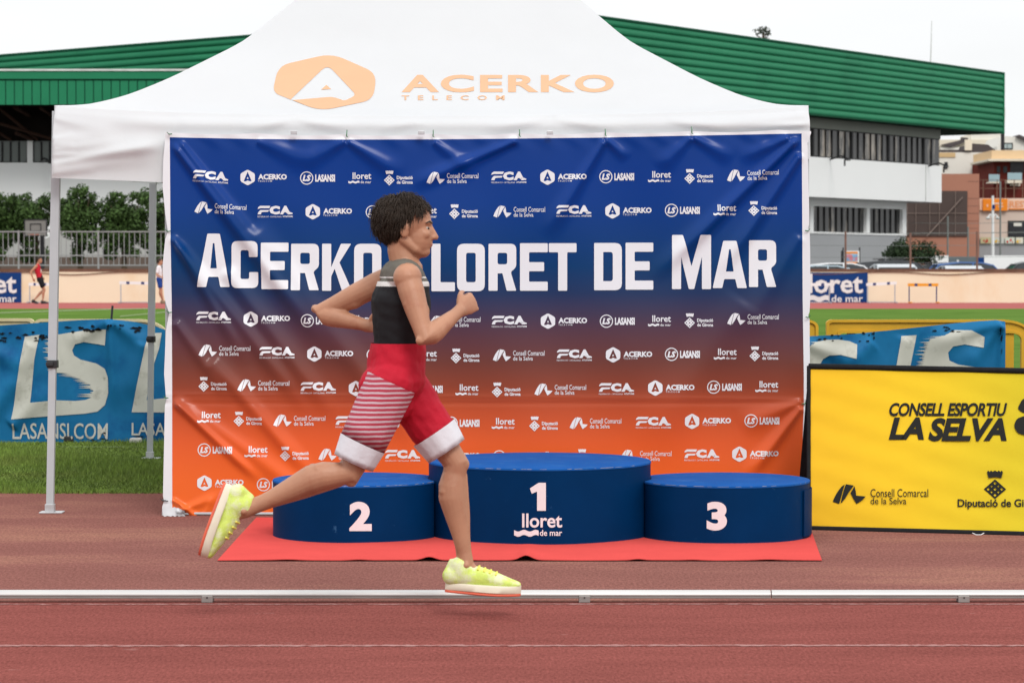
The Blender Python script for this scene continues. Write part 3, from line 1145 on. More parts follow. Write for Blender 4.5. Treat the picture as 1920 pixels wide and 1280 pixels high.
# ================================================================== PODIUM
m_navy = mat('navy_paint', (.0004, .0245, .090), .5, .14, 2.2, .06, 25, spec=.04, col2=(.022, .085, .19), c2scale=20, c2lo=.665, c2hi=.73)
m_topb = mat('blue_top_lit', (.010, .085, .31), .7, spec=.04, var=.1, scale=4.0, bump=.1, bscale=50, col2=(.03, .12, .33), c2scale=9, c2lo=.55, c2hi=.7)  # lighter blue than the sides; contrast from overhead light put into the colour
m_chip = mat('chipped_edge', (.34, .38, .43), .7, .3, 30)
ZC = .008
c1, r1 = Vector((X(1012, 13.57), 13.57, 0)), .572
c2, r2 = Vector((X(668, 13.50), 13.50, 0)), .428
c3, r3 = Vector((X(1358, 13.48), 13.48, 0)), .438
h1, h2 = .375, .285

def outline(c, r, cut=None):
    n = 180
    pts = []
    for k in range(n):
        a = 2 * math.pi * k / n
        p = Vector((c.x + r * math.cos(a), c.y + r * math.sin(a), 0))
        if cut:
            cc, cr = cut
            d = (p - cc)
            if d.length < cr:                      # notch that takes the edge of the taller block
                p = cc + d.normalized() * cr
        pts.append(p)
    return pts

def podium(label, c, r, h, cut=None):
    t = thing('podium_block', label, 'podium', (c.x, c.y, ZC), 'winners podium blocks')
    pts = outline(c, r, cut)
    n = len(pts)
    b = MB()
    rings = []
    for (z, ins) in ((0, 0), (.004, 0), (h - .012, 0)):
        rings.append([Vector((p.x, p.y, ZC + z)) for p in pts])
    b.loft(rings)
    body = b.build('body', m_navy, t)
    autosmooth(body, 25)
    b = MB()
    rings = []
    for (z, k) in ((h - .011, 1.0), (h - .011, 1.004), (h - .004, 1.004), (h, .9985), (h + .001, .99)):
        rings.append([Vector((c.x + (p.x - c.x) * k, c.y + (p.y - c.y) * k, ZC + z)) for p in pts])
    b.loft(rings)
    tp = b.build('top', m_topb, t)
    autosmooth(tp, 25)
    b = MB()
    rnd = random.Random(int(c.x * 1000) + 5)
    for k in range(26):
        a = R(rnd.uniform(200, 340))
        L = rnd.uniform(.004, .03)
        p = c + Vector((math.cos(a), math.sin(a), 0)) * (r * 1.0045 + .0004)
        if cut and (p - cut[0]).length < cut[1] + .02:
            continue
        tdir = Vector((-math.sin(a), math.cos(a), 0))
        z = ZC + h - .004
        hgt = rnd.uniform(.0008, .0026)
        b.quad(p - tdir * L + Vector((0, 0, z)), p + tdir * L * .6 + Vector((0, 0, z + hgt * .2)), p + tdir * L + Vector((0, 0, z + hgt)), p - tdir * L * .7 + Vector((0, 0, z + hgt)))
    b.build('edge_chips', m_chip, tp)
    return t

def on_cyl(c, r, off=.0025):
    def f(px, py):
        d = ray(px, py)
        a = d.x ** 2 + d.y ** 2
        bb = -(c.x * d.x + c.y * d.y)
        cc = c.x ** 2 + c.y ** 2 - (r + off) ** 2
        t = (-bb - math.sqrt(max(0, bb * bb - a * cc))) / a
        return EYE + d * t
    return f

p1 = podium('tallest round blue podium block marked with number 1', c1, r1, h1)
p2 = podium('low round blue podium block marked with number 2', c2, r2, h2, (c1, r1 + .004))
p3 = podium('low round blue podium block marked with number 3', c3, r3, h2, (c1, r1 + .004))
m_num = mat('white_sticker', (.72, .70, .71), .5, .03, 6, col2=(.55, .55, .58), c2scale=30, c2lo=.68, c2hi=.75)
b = MB(); b.flat(chop(text('2', (655, 940, 697, 995), .05, res=6), 8), on_cyl(c2, r2)); b.build('number', m_num, p2)
b = MB(); b.flat(chop(text('3', (1325, 940, 1363, 994), .05, res=6), 8), on_cyl(c3, r3)); b.build('number', m_num, p3)
one = fill([rounded([(1007, 957), (1007, 921), (997, 925), (993.5, 915), (1010, 904.5), (1023.5, 904.5), (1023.5, 957)], 1)])
b = MB(); b.flat(chop(one, 8), on_cyl(c1, r1)); b.build('number', m_num, p1)
lm = merge(text('lloret', (979, 962, 1054, 988.5), .018, res=5), wave((964, 992.5, 1010, 1005.5), amp=.13), text('de mar', (1012, 992.5, 1054, 1004), .015))
b = MB(); b.flat(chop(lm, 8), on_cyl(c1, r1)); b.build('town_mark', m_num, p1)
# curved access flap on the right of block 3
b = MB()
rows = []
for j in range(2):
    zz = ZC + (.012 if j == 0 else .245)
    rows.append([c3 + Vector((math.cos(a), math.sin(a), 0)) * (r3 + .005) + Vector((0, 0, zz)) for a in [R(-30 + 40 * k / 12) for k in range(13)]])
rows2 = [[c3 + (p - c3) * 1.0 + (Vector((p.x - c3.x, p.y - c3.y, 0)).normalized() * .006) for p in r] for r in rows]
b.grid(rows2); b.grid(rows)
b.grid([rows[0], rows2[0]]); b.grid([rows[1], rows2[1]])
b.grid([[rows[0][0], rows[1][0]], [rows2[0][0], rows2[1][0]]]); b.grid([[rows[0][-1], rows[1][-1]], [rows2[0][-1], rows2[1][-1]]])
bmesh.ops.remove_doubles(b.bm, verts=b.bm.verts[:], dist=.0002)
autosmooth(b.build('access_flap', m_navy, p3), 30)

# ================================================================== KERB RAIL
m_alu = mat('brushed_aluminium', (.54, .535, .52), .42, .1, 4, metal=.35, stretch=(.3, 1, 1))
m_aluD = mat('weathered_aluminium', (.28, .26, .245), .6, .14, 6, metal=.3)
RY = 10.83
def rail(label, x0, x1, brackets):
    t = thing('kerb_rail', label, 'rail', ((x0 + x1) / 2, RY, 0), 'track kerb rails')
    prof = [(-.0185, .024), (-.0245, .0305), (-.0245, .0335), (-.0215, .0395), (-.0165, .0445), (-.009, .0485), (0, .050), (.012, .0485), (.020, .043), (.024, .034), (.019, .024)]
    b = MB()
    b.loft([[(x, RY + y, z) for y, z in prof] for x in (x0, x1)])
    autosmooth(b.build('tube', m_alu, t), 35)
    b = MB()
    b.box((x0, RY - .019, .0165), (x1, RY + .019, .0237))
    b.box((x0, RY - .0235, .0185), (x1, RY - .0195, .0215))
    b.build('flange', m_aluD, t)
    for px in brackets:
        xx = X(px, RY)
        b = MB()
        b.box((xx - .0235, RY - .030, .0), (xx + .0235, RY + .028, .0285), .003)
        br = b.build('bracket', m_aluD, t)
        b = MB()
        b.tube([(xx, RY - .0285, .021), (xx, RY - .0325, .021)], .0035)
        b.build('screw', m_black, br)
    return t
rail('aluminium kerb rail along the near lane, left piece with two brackets in view', X(-330, RY), X(1445.6, RY), (-322, 388, 1096))
rail('aluminium kerb rail right of the joint, with one bracket in view', X(1448, RY), X(2500, RY), (1808, 2518 - 40))

# ================================================================== YELLOW ADVERTISING STAND
adL, adR = G(1517, 992), G(2160, 1009)
zt = Z(684, 14.45)
ad_n = (adR - adL).cross(Vector((0, .40, .86))).normalized()
ad_up = Vector((0, .40, .86)).normalized()
def adP(off=0.0):
    return lambda px, py: onplane(px, py, adL, ad_n) + Vector((0, -off, off * .3))
m_yellow = gradient_mat('yellow_fabric', [(0, C(240, 186, 42, 1.2)), (.28, C(238, 196, 42, 1.2)), (.6, C(222, 198, 44, 1.25)), (1, C(196, 196, 46, 1.3))], 'X', adL.x - 2.65, adL.x - 2.65 + 1.75, .7, .25, .1, 9)
m_ink = mat('black_print', C(38, 38, 36, 1.1), .7, .05, 6, spec=.1)
m_blackf = mat('black_fabric', (.012, .012, .013), .8, .2, 30, spec=.15)
ad = thing('advertising_stand', 'yellow to lime fabric advertising stand with black frame, right of the podium', 'advertising stand', (1.75 + .9, 14.0, 0))
corners = [(1517, 992), (2160, 1009), (2160, 697), (1517, 683)]
A = adP()
def ad_uv(u, v, off=0.0):
    px = 1517 + 643 * u
    yb = 992 + 17 * u
    yt = 688 + 14 * u
    p = A(px, yb + (yt - yb) * v)
    return p - ad_n * (off if ad_n.y > 0 else -off)
b = MB()
rows = []
for j in range(41):
    v = j / 40
    rows.append([ad_uv(.0 + k / 90, v,   .011 + .0022 * mnoise.noise((k * .11, j * .35, 1)) + .002 * math.sin(k * .25 + j * .9)) for k in range(91)])
b.grid(rows)
panel = b.build('fabric_panel', m_yellow, ad, smooth=True)
b = MB()
for (u0, v0, u1, v1) in ((0, 0, 1, 0), (0, 1, 1, 1), (0, 0, 0, 1), (1, 0, 1, 1)):
    b.tube([ad_uv(u0, v0, .012), ad_uv(u1, v1, .012)], .016 if v0 == v1 else .011, 10)
b.build('frame', m_blackf, ad)
b = MB()   # rear panel of the folding stand
rows = []
for j in range(5):
    v = j / 4
    rows.append([Vector((p.x, p.y + .62 * (1 - v) + .02, p.z)) for p in [ad_uv(k / 8, v) for k in range(9)]])
b.grid(rows)
b.build('rear_panel', m_blackf, ad)
art = [text('CONSELL ESPORTIU', (1668, 757, 1889, 782), .03, .25, .94, res=4), text('LA', (1667, 784, 1733, 826), .045, .25, res=4), text('SELVA', (1741, 785, 1888, 829), .045, .25, .97, res=4),
            ribbon((1562, 909, 1624, 946)), text('Consell Comarcal', (1633, 918, 1741, 933), .0, res=4), text('de la Selva', (1633, 934, 1700, 946.5), .0, res=4),
            crest((1851, 883.5, 1881, 898), (1845, 900, 1887, 937)), text('Diputació de Girona', (1796, 937, 1957, 956), .022, res=4),
            fill([rounded([(1908, 768), (1916, 752), (1922, 748), (1960, 752), (1952, 778), (1918, 776)], 5)]), fill([rounded([(1901, 800), (1907, 786), (1926, 780), (1960, 790), (1950, 826), (1921, 817), (1908, 814)], 6)])]
def adprint(px, py):
    p = A(px, py)
    return p - ad_n * (.0165 if ad_n.y > 0 else -.0165)
for fl in art:
    b = MB()
    b.flat(fl, adprint)
    b.build('printed_lettering', m_ink, ad)
b = MB()
pp = G(1834, 1003)
b.tube([pp + Vector((-.03, -.002, .012)), pp + Vector((-.012, -.012, .004)), pp + Vector((.012, -.012, .004)), pp + Vector((.03, -.002, .012))], .0022)
b.build('pull_cord', m_white, ad)

# ================================================================== PLASTIC BARRIERS AND BLUE BANNERS
m_yplas = mat('yellow_plastic', C(214, 166, 48, 1.15), .5, .1, 3, spec=.2)
m_cplas = mat('cream_plastic', C(222, 206, 160, 1.3), .55, .08, 3, spec=.2)
GYb = 20.95
def barrier(label, x0, x1, Y, m, ztop=.97, rad=.2, radl=None):
    t = thing('crowd_barrier', label, 'barrier', ((x0 + x1) / 2, Y, 0), 'plastic crowd barriers')
    W = x1 - x0
    n = 14
    def arch(inset, z0=.05):
        pts = [(x0 + inset, z0)]
        rr = max(.02, (radl or rad) - inset)
        zt2 = ztop - inset
        for k in range(n + 1):
            a = math.pi - math.pi / 2 * k / n
            pts.append((x0 + inset + rr * 1.6 + rr * 1.6 * math.cos(a), zt2 - rr + rr * math.sin(a)))
        rr = max(.02, rad - inset)
        for k in range(n + 1):
            a = math.pi / 2 - math.pi / 2 * k / n
            pts.append((x1 - inset - rr * 1.6 + rr * 1.6 * math.cos(a), zt2 - rr + rr * math.sin(a)))
        pts.append((x1 - inset, z0))
        return pts
    def band(i0, i1, d0, d1):
        o, i = arch(i0), arch(i1)
        bb = MB()
        for k in range(len(o) - 1):
            quad = [o[k], o[k + 1], i[k + 1], i[k]]
            bb.prism(quad, Y + d0, Y + d1, lambda p, tt: Vector((p[0], tt, p[1])))
        bmesh.ops.remove_doubles(bb.bm, verts=bb.bm.verts[:], dist=.0005)
        return bb
    bb = band(0, .022, -.03, .03)
    bb.build('top_rim', m, t)
    bb = band(.0225, .088, -.012, .012)
    bb.build('web', m, t)
    bb = band(.0885, .108, -.03, .03)
    bb.build('inner_rim', m, t)
    for k in range(9):
        xx = x0 + .2 + (W - .4) * k / 8
        bb = MB()
        bb.box((xx - .035, Y - .012, .14), (xx + .035, Y + .012, ztop - .1085), .004)
        bb.build('slat', m, t)
    bb = MB()
    bb.box((x0 + .108, Y - .02, .08), (x1 - .108, Y + .02, .139), .005)
    bb.build('bottom_rail', m, t)
    for xx in (x0 + .3, x1 - .3):
        bb = MB()
        bb.box((xx - .04, Y - .22, 0), (xx + .04, Y + .22, .05), .01)
        bb.box((xx - .03, Y - .03, .0505), (xx + .03, Y + .03, .0795), .004)
        bb.build('foot', m_black, t)
    for xx in (x0 - .008, x1 + .008):
        pass
    return t
barrier('yellow plastic crowd barrier behind the torn blue banner, right of the sponsor banner', X(1549, GYb), X(1940, GYb), GYb, m_yplas, Z(599, GYb), .16, .03)
barrier('yellow plastic crowd barrier mostly hidden behind the right edge of the sponsor banner', X(1549, GYb) - 1.95, X(1534, GYb), GYb, m_yplas, Z(599, GYb), .06)
barrier('yellow plastic crowd barrier cut by the right border of the picture', X(1948, GYb), X(2330, GYb), GYb, m_yplas, Z(602, GYb), .16)
barrier('cream plastic crowd barrier behind the blue banner at the far left', X(-330, GYb), X(64, GYb), GYb, m_cplas, Z(597, GYb), .03)
barrier('cream plastic crowd barrier behind the blue banner between the tent legs', X(66, GYb), X(318, GYb), GYb, m_cplas, Z(598, GYb), .16, .03)
b = MB()
b.tube([P(208, 610, 20.9), P(211, 573, 20.9)], .009, 8)
o = b.build('thin_stake', m_black, loc=P(208, 610, 20.9) * 1)
tag(o, 'thin black stake sticking up behind the blue banner between the tent legs', 'stake')

# banner cloth
BBY = 20.72
m_lblue = mat('faded_blue_vinyl', C(30, 114, 164, 1.2), .5, .14, 2.6, spec=.1, col2=C(14, 80, 140, 1.2), c2scale=2.1, c2lo=.5, c2hi=.7)
m_dirtyw = mat('dirty_white_print', C(206, 206, 196, 1.2), .6, .08, 3, spec=.1, col2=C(160, 158, 146, 1.2), c2scale=7, c2lo=.55, c2hi=.75)
m_stain = mat('black_mould', C(30, 30, 32, 1.2), .9, .4, 12, spec=.05)
def bluedisp(folds):
    def f(x, y):
        x = np.asarray(x, float); y = np.asarray(y, float)
        d = .02 * np.sin(x / 60 + y / 90) + .012 * np.sin(x / 27 - y / 45 + 1)
        for q in folds:
            d = d + ridge(x, y, *q[:4], q[4], q[5], q[6] / 620, q[7] / 620, .06, .35)
        return d
    return f
def blue_banner(label, xs_top, ys_top, xs_bot, ys_bot, x0, x1, folds, whites, marks_, stains, holes=()):
    disp = bluedisp(folds)
    base = P((x0 + x1) / 2, 700, BBY)
    t = thing('blue_banner', label, 'banner', (base.x, BBY, 0), 'blue banners on the barriers')
    def pt(x, y, off=0.0):
        d = float(disp(np.array([x]), np.array([y]))[0])
        q = P(float(x), float(y), BBY)
        return Vector((q.x, BBY - d - off, q.z))
    b = MB()
    xs = np.arange(x0, x1 + .1, 3.0)
    rows = []
    for j in range(61):
        t_ = j / 60
        yt = np.interp(xs, xs_top, ys_top)
        yb = np.interp(xs, xs_bot, ys_bot)
        ys = yt + (yb - yt) * t_
        dd = disp(xs, ys)
        rows.append([Vector((P(float(a), float(c), BBY).x, BBY - float(d), P(float(a), float(c), BBY).z)) for a, c, d in zip(xs, ys, dd)])
    b.grid(rows)
    sh = b.build('sheet', m_lblue, t, smooth=True)
    for fl in whites:
        b = MB()
        b.flat(chop(fl, 6), lambda x, y: pt(x, y, .006))
        b.build('white_lettering', m_dirtyw, t, smooth=True)
    if stains:
        b = MB()
        for fl in stains:
            b.flat(chop(fl, 6), lambda x, y: pt(x, y, .010))
        b.build('black_stains', m_stain, sh, smooth=True)
    return t
def jag(pts, seed, amp=12, step=2.6, dirx=-1):
    """ragged brush edge along a polyline"""
    rnd = random.Random(seed)
    out = []
    for (ax, ay), (bx_, by_) in zip(pts[:-1], pts[1:]):
        L = math.hypot(bx_ - ax, by_ - ay)
        n = max(1, int(L / step))
        for k in range(n):
            t = k / n
            out.append((ax + (bx_ - ax) * t + (dirx * rnd.uniform(.15, 1) * amp if k % 2 else 0), ay + (by_ - ay) * t))
    out.append(pts[-1])
    return out
def sc3(pts):
    return [(x / 3.121, 570 + y / 3.121) for x, y in pts]
rough1 = jag(sc3([(325, 400), (300, 330), (290, 240), (325, 180)]), 1, 16, 1.8)
rough2 = jag(sc3([(535, 545), (545, 505), (525, 470), (470, 435), (400, 405)]), 2, 30, 1.7)
big = sc3([(150, 190), (235, 178), (205, 330), (180, 575), (330, 562), (440, 566), (500, 560)]) + rough2 + rough1 + sc3([(420, 165), (520, 150), (622, 148), (613, 242), (490, 222), (440, 235), (422, 270), (432, 300), (470, 325), (560, 347), (610, 378), (630, 430), (632, 520), (612, 590), (570, 628), (500, 640), (70, 672)])
L2 = sc3([(868, 170), (945, 168), (930, 260), (885, 400), (860, 560), (990, 546), (990, 632), (770, 632)])
def specks(x0, y0, x1, y1, n, seed, w=(3, 10), h=(1, 4)):
    rnd = random.Random(seed)
    out = []
    for _ in range(n):
        cx, cy = rnd.uniform(x0, x1), rnd.uniform(y0, y1)
        a, c = rnd.uniform(*w), rnd.uniform(*h)
        m = 15
        out.append(fill([[(cx + a * rnd.uniform(.35, 1) * math.cos(2 * math.pi * k / m), cy + c * rnd.uniform(.25, 1) * math.sin(2 * math.pi * k / m)) for k in range(m)]]))
    return out
whL = [fill([big]), fill([L2]), text('LASANSI.COM', (24, 793, 202, 823), .008, res=3), text('LASANSI.COM', (247, 792, 425, 816), .008, res=3)]
tops = ([-120, 0, 90, 150, 205, 250, 290, 340], [622, 610, 604, 600, 598, 603, 612, 628])
botl = ([-120, 0, 150, 240, 300, 340], [836, 831, 829, 827, 831, 834])
fL = [(-40, 640, 60, 700, 10, 26, 30, 20), (205, 600, 216, 780, 5, 14, 26, 20), (205, 600, 120, 650, 8, 20, 20, 16), (205, 600, 290, 660, 8, 20, 24, 18), (20, 800, 100, 720, 12, 24, 26, 14),
      (-20, 780, 40, 690, 14, 24, 26, 14), (270, 640, 240, 760, 10, 24, 22, 16), (60, 640, 20, 760, 12, 22, 18, 14)]
blue_banner('worn blue banner with white letters on the barriers left of the sponsor banner', tops[0], tops[1], botl[0], botl[1], -118, 338, fL, whL, None,
            specks(0, 622, 90, 640, 16, 4, (3, 9), (1.5, 4.5)) + specks(125, 612, 190, 622, 14, 5, (4, 9), (1.5, 4)) + specks(195, 604, 235, 618, 8, 6, (2, 5), (1, 3)) + specks(248, 614, 275, 622, 5, 8) + specks(140, 822, 215, 828, 6, 9, (4, 12), (.8, 2)) + specks(250, 816, 272, 819, 3, 10, (6, 12), (1, 2)))
def sc6(pts):
    return [(1480 + x / 2.909, 580 + y / 2.909) for x, y in pts]
S1 = fill([jag(sc6([(112, 300), (104, 250), (108, 205), (150, 175)]), 11, 18, 1.7) + sc6([(200, 165), (262, 163), (325, 172), (366, 190), (360, 268), (275, 246), (215, 250), (182, 270), (166, 300), (200, 420)])])
Lr = fill([sc6([(612, 145), (695, 140), (640, 430), (700, 440), (560, 440)])])
S2 = fill([jag(sc6([(740, 400), (735, 310), (745, 230), (770, 165), (845, 140)]), 12, 22, 1.7) + sc6([(900, 112), (990, 113), (1062, 150), (1055, 208), (955, 190), (890, 202), (864, 235), (872, 278), (920, 300), (1040, 318), (1090, 400)])])
topr = ([1440, 1520, 1600, 1700, 1780, 1835, 1866, 1885], [640, 630, 626, 616, 607, 602, 600, 603])
botr = ([1440, 1885], [826, 830])
fR = [(1880, 604, 1720, 650, 8, 30, 34, 24), (1880, 606, 1800, 700, 6, 26, 30, 22), (1880, 606, 1872, 760, 5, 10, 22, 14), (1500, 640, 1640, 690, 10, 26, 22, 16), (1640, 640, 1560, 700, 14, 26, 20, 16), (1700, 630, 1660, 760, 14, 22, 20, 16)]
blue_banner('torn blue banner sagging over the yellow barrier behind the advertising stand', topr[0], topr[1], botr[0], botr[1], 1440, 1885, fR, [S1, Lr, S2], None,
            specks(1525, 628, 1580, 640, 9, 21, (2, 6), (1, 3)) + specks(1610, 622, 1640, 640, 8, 22, (2, 5), (1, 4)) + specks(1750, 612, 1800, 622, 10, 23, (3, 7), (1, 2.5)) + specks(1872, 612, 1878, 665, 6, 24, (.8, 2), (3, 9)))
b = MB()
q = G(255, 831)
b.box((q.x - .045, q.y - .05, .0), (q.x + .045, q.y + .03, .045), .012)
o = b.build('white_weight', mat('dirty_plaster', (.5, .49, .45), .8, .15, 20), loc=(q.x, q.y, 0))
tag(o, 'small dirty white block on the lawn under the left blue banner', 'weight')

# ================================================================== FAR WALL, RAILINGS, TREES (left and right, about 100 m away)
WY = 101.5
m_cream = mat('cream_wall_paint', C(235, 221, 193, 1.05), .85, .03, .4, spec=.05, col2=C(226, 204, 170, 1.0), c2scale=.5, c2lo=.52, c2hi=.7, stretch=(1, 1, .6))
m_rust = mat('brown_rusty_strip', C(112, 84, 70, 1.1), .8, .25, 2, spec=.05)
wz = Z(509, WY)
xw0, xw1 = X(-420, WY), X(2400, WY)
wall = thing('perimeter_wall', 'long low cream wall behind the far track with a rusty strip on top', 'wall', (0, WY, 0))
b = MB()
b.box((xw0, WY, -.01), (xw1, WY + .25, wz))
b.build('wall', m_cream, wall)
b = MB()
for k in range(120):
    xa = xw0 + (xw1 - xw0) * k / 120
    xb = xw0 + (xw1 - xw0) * (k + 1) / 120
    sg = .035 * abs(math.sin(k * 1.7)) 
    b.prism([(xa, wz + .0), (xb, wz + .0), (xb, wz + .10), (xa, wz + .10)], WY - .02, WY + .28, lambda p, t: Vector((p[0], t, p[1])))
bmesh.ops.remove_doubles(b.bm, verts=b.bm.verts[:], dist=.0005)
b.build('capping', m_rust, wall)
b = MB()
pts = []
for k in range(200):
    x = xw0 + (xw1 - xw0) * k / 199
    pts.append((x, WY - .045, wz - .02 - .10 * abs(math.sin(k * .19 + .4)) ** 3))
b.tube(pts, .018, 5)
b.build('loose_cable', m_rust, wall)

# town banners fixed to the wall
m_tblue = mat('town_banner_blue', C(22, 62, 122, 1.15), .6, .05, 1, spec=.1)
m_twhite = mat('town_banner_white', C(226, 226, 224, 1.1), .6, .03, 1, spec=.1)
def town_banner(label, px1, w=107):
    x1 = px1
    s = w / 107.0
    t = thing('town_banner', label, 'banner', (X(px1 - w / 2, WY - .05), WY - .05, 0), 'blue town banners on the far wall')
    f = lambda off: (lambda px, py: P(px, py, WY - .05 - off))
    b = MB()
    b.flat(fill([[(px1 - 152 * s, 511), (px1, 511), (px1, 567), (px1 - 152 * s, 567)]]), f(0))
    b.build('sheet', m_tblue, t)
    b = MB()
    b.flat(merge(text('lloret', (px1 - 122 * s, 513, px1 - 9 * s, 550), .022), wave((px1 - 125 * s, 553, px1 - 72 * s, 566), amp=.14), text('de mar', (px1 - 68 * s, 553, px1 - 9 * s, 566.5), .015)), f(.02))
    b.build('lettering', m_twhite, t)
town_banner('blue town banner on the far wall behind a white hurdle, right of the sponsor banner', 1627)
town_banner('blue town banner on the far wall at the left border of the picture', 40)

# railing on the wall, left part
m_rail = mat('grey_railing_paint', C(150, 152, 152, 1.15), .5, .08, 2, spec=.2)
RYr = 102.6
zr0, zr1 = Z(503, RYr), Z(432, RYr)
rl = thing('railing', 'tall grey metal railing on the far wall in front of the plane trees', 'railing', (X(150, RYr), RYr, zr0))
x0r, x1r = X(-300, RYr), X(420, RYr)
for zz, nm in ((zr1 - .05, 'top_rail'), (zr0 + .12, 'bottom_rail'), (Z(479, RYr), 'middle_rail')):
    b = MB()
    b.box((x0r, RYr - .02, zz - .025), (x1r, RYr + .02, zz + .025))
    b.build(nm, m_rail, rl)
xx = X(185, RYr)
sp_ = 3.1
k0 = int((x0r - xx) / sp_)
for k in range(k0, int((x1r - xx) / sp_) + 1):
    b = MB()
    b.box((xx + k * sp_ - .035, RYr - .045, wz), (xx + k * sp_ + .035, RYr - .021, zr1))
    b.build('post', m_rail, rl)
b = MB()
x = x0r
while x < x1r:
    b.box((x - .0125, RYr + .021, zr0 + .1), (x + .0125, RYr + .045, zr1 - .03))
    x += .205
bo = b.build('bars', m_rail, rl)
bo['kind'] = 'stuff'

m_bark = mat('bark', C(96, 84, 70, 1.2), .9, .25, 6, spec=.05)
def leaf_mat(name, c, v=.35):
    return mat(name, c, .6, .15, 1.2, island=v, spec=.12, col2=tuple(q * .55 for q in c), c2scale=1.4, c2lo=.5, c2hi=.62)
m_leaf = leaf_mat('plane_leaf', (.050, .092, .024))
m_leaf2 = leaf_mat('dark_leaf', (.030, .052, .022))

def crown_mesh(name, lobes, n, size, seed, m, parent, origin):
    r = np.random.default_rng(seed)
    vol = np.array([l[3] ** 2 for l in lobes])
    pick = r.choice(len(lobes), n, p=vol / vol.sum())
    Lb = np.array(lobes)
    d = r.normal(0, 1, (n, 3))
    d /= np.linalg.norm(d, axis=1)[:, None]
    rad = r.uniform(.35, 1.0, n) ** .45 * (1 + .22 * r.normal(0, 1, n) * (r.random(n) < .3))
    c = Lb[pick, :3] + d * rad[:, None] * Lb[pick, 3][:, None] * np.array([1, 1, .9])
    nrm = d + r.normal(0, .7, (n, 3)) + np.array([0, 0, .5])
    nrm /= np.linalg.norm(nrm, axis=1)[:, None]
    a = np.cross(nrm, r.normal(0, 1, (n, 3)))
    a /= np.linalg.norm(a, axis=1)[:, None]
    bb = np.cross(nrm, a)
    sz = size * r.uniform(.6, 1.35, n)
    V = np.empty((n, 4, 3))
    V[:, 0] = c - a * sz[:, None]
    V[:, 1] = c - bb * sz[:, None] * .55 + nrm * sz[:, None] * .12
    V[:, 2] = c + a * sz[:, None]
    V[:, 3] = c + bb * sz[:, None] * .55 + nrm * sz[:, None] * .12
    V -= np.array(origin)
    me = bpy.data.meshes.new(name)
    me.vertices.add(n * 4)
    me.vertices.foreach_set('co', V.reshape(-1))
    me.loops.add(n * 4)
    me.loops.foreach_set('vertex_index', np.arange(n * 4, dtype=np.int32))
    me.polygons.add(n)
    me.polygons.foreach_set('loop_start', np.arange(0, n * 4, 4, dtype=np.int32))
    me.update()
    me.validate()
    me.materials.append(m)
    o = bpy.data.objects.new(name, me)
    COL.objects.link(o)
    o.parent = parent
    ORG[o.name] = Vector(origin)
    return o

TYr = 110.0
def plane_tree(label, px, pytop, wpx, seed, pybot=478):
    r = random.Random(seed)
    x = X(px, TYr)
    zt_, zb_ = Z(pytop, TYr), Z(pybot, TYr)
    Wd = wpx * TYr / F / 2 * 1.12
    t = thing('plane_tree', label, 'tree', (x, TYr, 0), 'plane trees behind the railing')
    b = MB()
    b.tube([(x, TYr, 0), (x + .03, TYr, zb_ * .7), (x, TYr, zb_ + .7)], [.15, .12, .09], 9)
    for k in range(6):
        a = k * 1.05 + r.random()
        b.tube([(x, TYr, zb_ + .3 + .08 * k), (x + math.cos(a) * Wd * .4, TYr + math.sin(a) * Wd * .4, zb_ + .9 + .1 * k), (x + math.cos(a) * Wd * .8, TYr + math.sin(a) * Wd * .8, zt_ - 1.0 + .1 * k)], [.06, .04, .015], 6)
    b.build('trunk', m_bark, t)
    lobes = []
    hh_ = zt_ - zb_
    for k in range(16):
        a = r.uniform(0, 6.28)
        f = r.uniform(.2, .78)
        lz = r.uniform(.22, .72)
        lobes.append((x + math.cos(a) * Wd * f, TYr + math.sin(a) * Wd * f, zb_ + hh_ * lz, Wd * r.uniform(.34, .55)))
    for k in range(7):
        lobes.append((x + Wd * r.uniform(-.75, .75), TYr + Wd * r.uniform(-.6, .6), zt_ - Wd * r.uniform(.12, .5), Wd * r.uniform(.16, .28)))
    for k in range(5):
        lobes.append((x + Wd * r.uniform(-.5, .5), TYr + Wd * r.uniform(-.6, .3), zb_ + hh_ * r.uniform(-.02, .2), Wd * r.uniform(.2, .32)))
    crown_mesh('crown', lobes, 8200, .075, seed, m_leaf, t, (x, TYr, 0))
    return t
plane_tree('round plane tree at the left border of the picture', -6, 358, 100, 1)
plane_tree('plane tree behind the basketball backboard', 68, 362, 92, 2)
plane_tree('tallest plane tree, just right of the front tent leg', 150, 350, 96, 3)
plane_tree('plane tree between the two tent legs, left of the rear leg', 232, 360, 90, 4)
plane_tree('plane tree beside the rear tent leg, cut by the sponsor banner', 305, 352, 92, 5)

# low grey hall and brown plinth behind the trees
m_greyw = mat('pale_grey_wall', C(176, 176, 172, 1.1), .85, .05, .2, spec=.05)
m_brownw = mat('brown_plinth', C(104, 92, 84, 1.1), .85, .1, .3, spec=.05)
sh = thing('low_store', 'low pale grey store with a brown plinth behind the plane trees', 'building', (X(120, 122), 122, 0))
b = MB()
b.box((X(-200, 122), 122, Z(482, 122)), (X(420, 122), 126, Z(450, 122)))
for k in range(7):
    xa = X(-80 + 80 * k, 122)
    b.prism([(xa, Z(450, 122)), (xa + 1.6, Z(450, 122)), (xa + .8, Z(436, 122))], 122, 126, lambda p, t: Vector((p[0], t, p[1])))
b.build('wall', m_greyw, sh)
b = MB()
b.box((X(-200, 122), 121.9, 0), (X(420, 122), 126, Z(482.2, 122)))
b.build('plinth', m_brownw, sh)

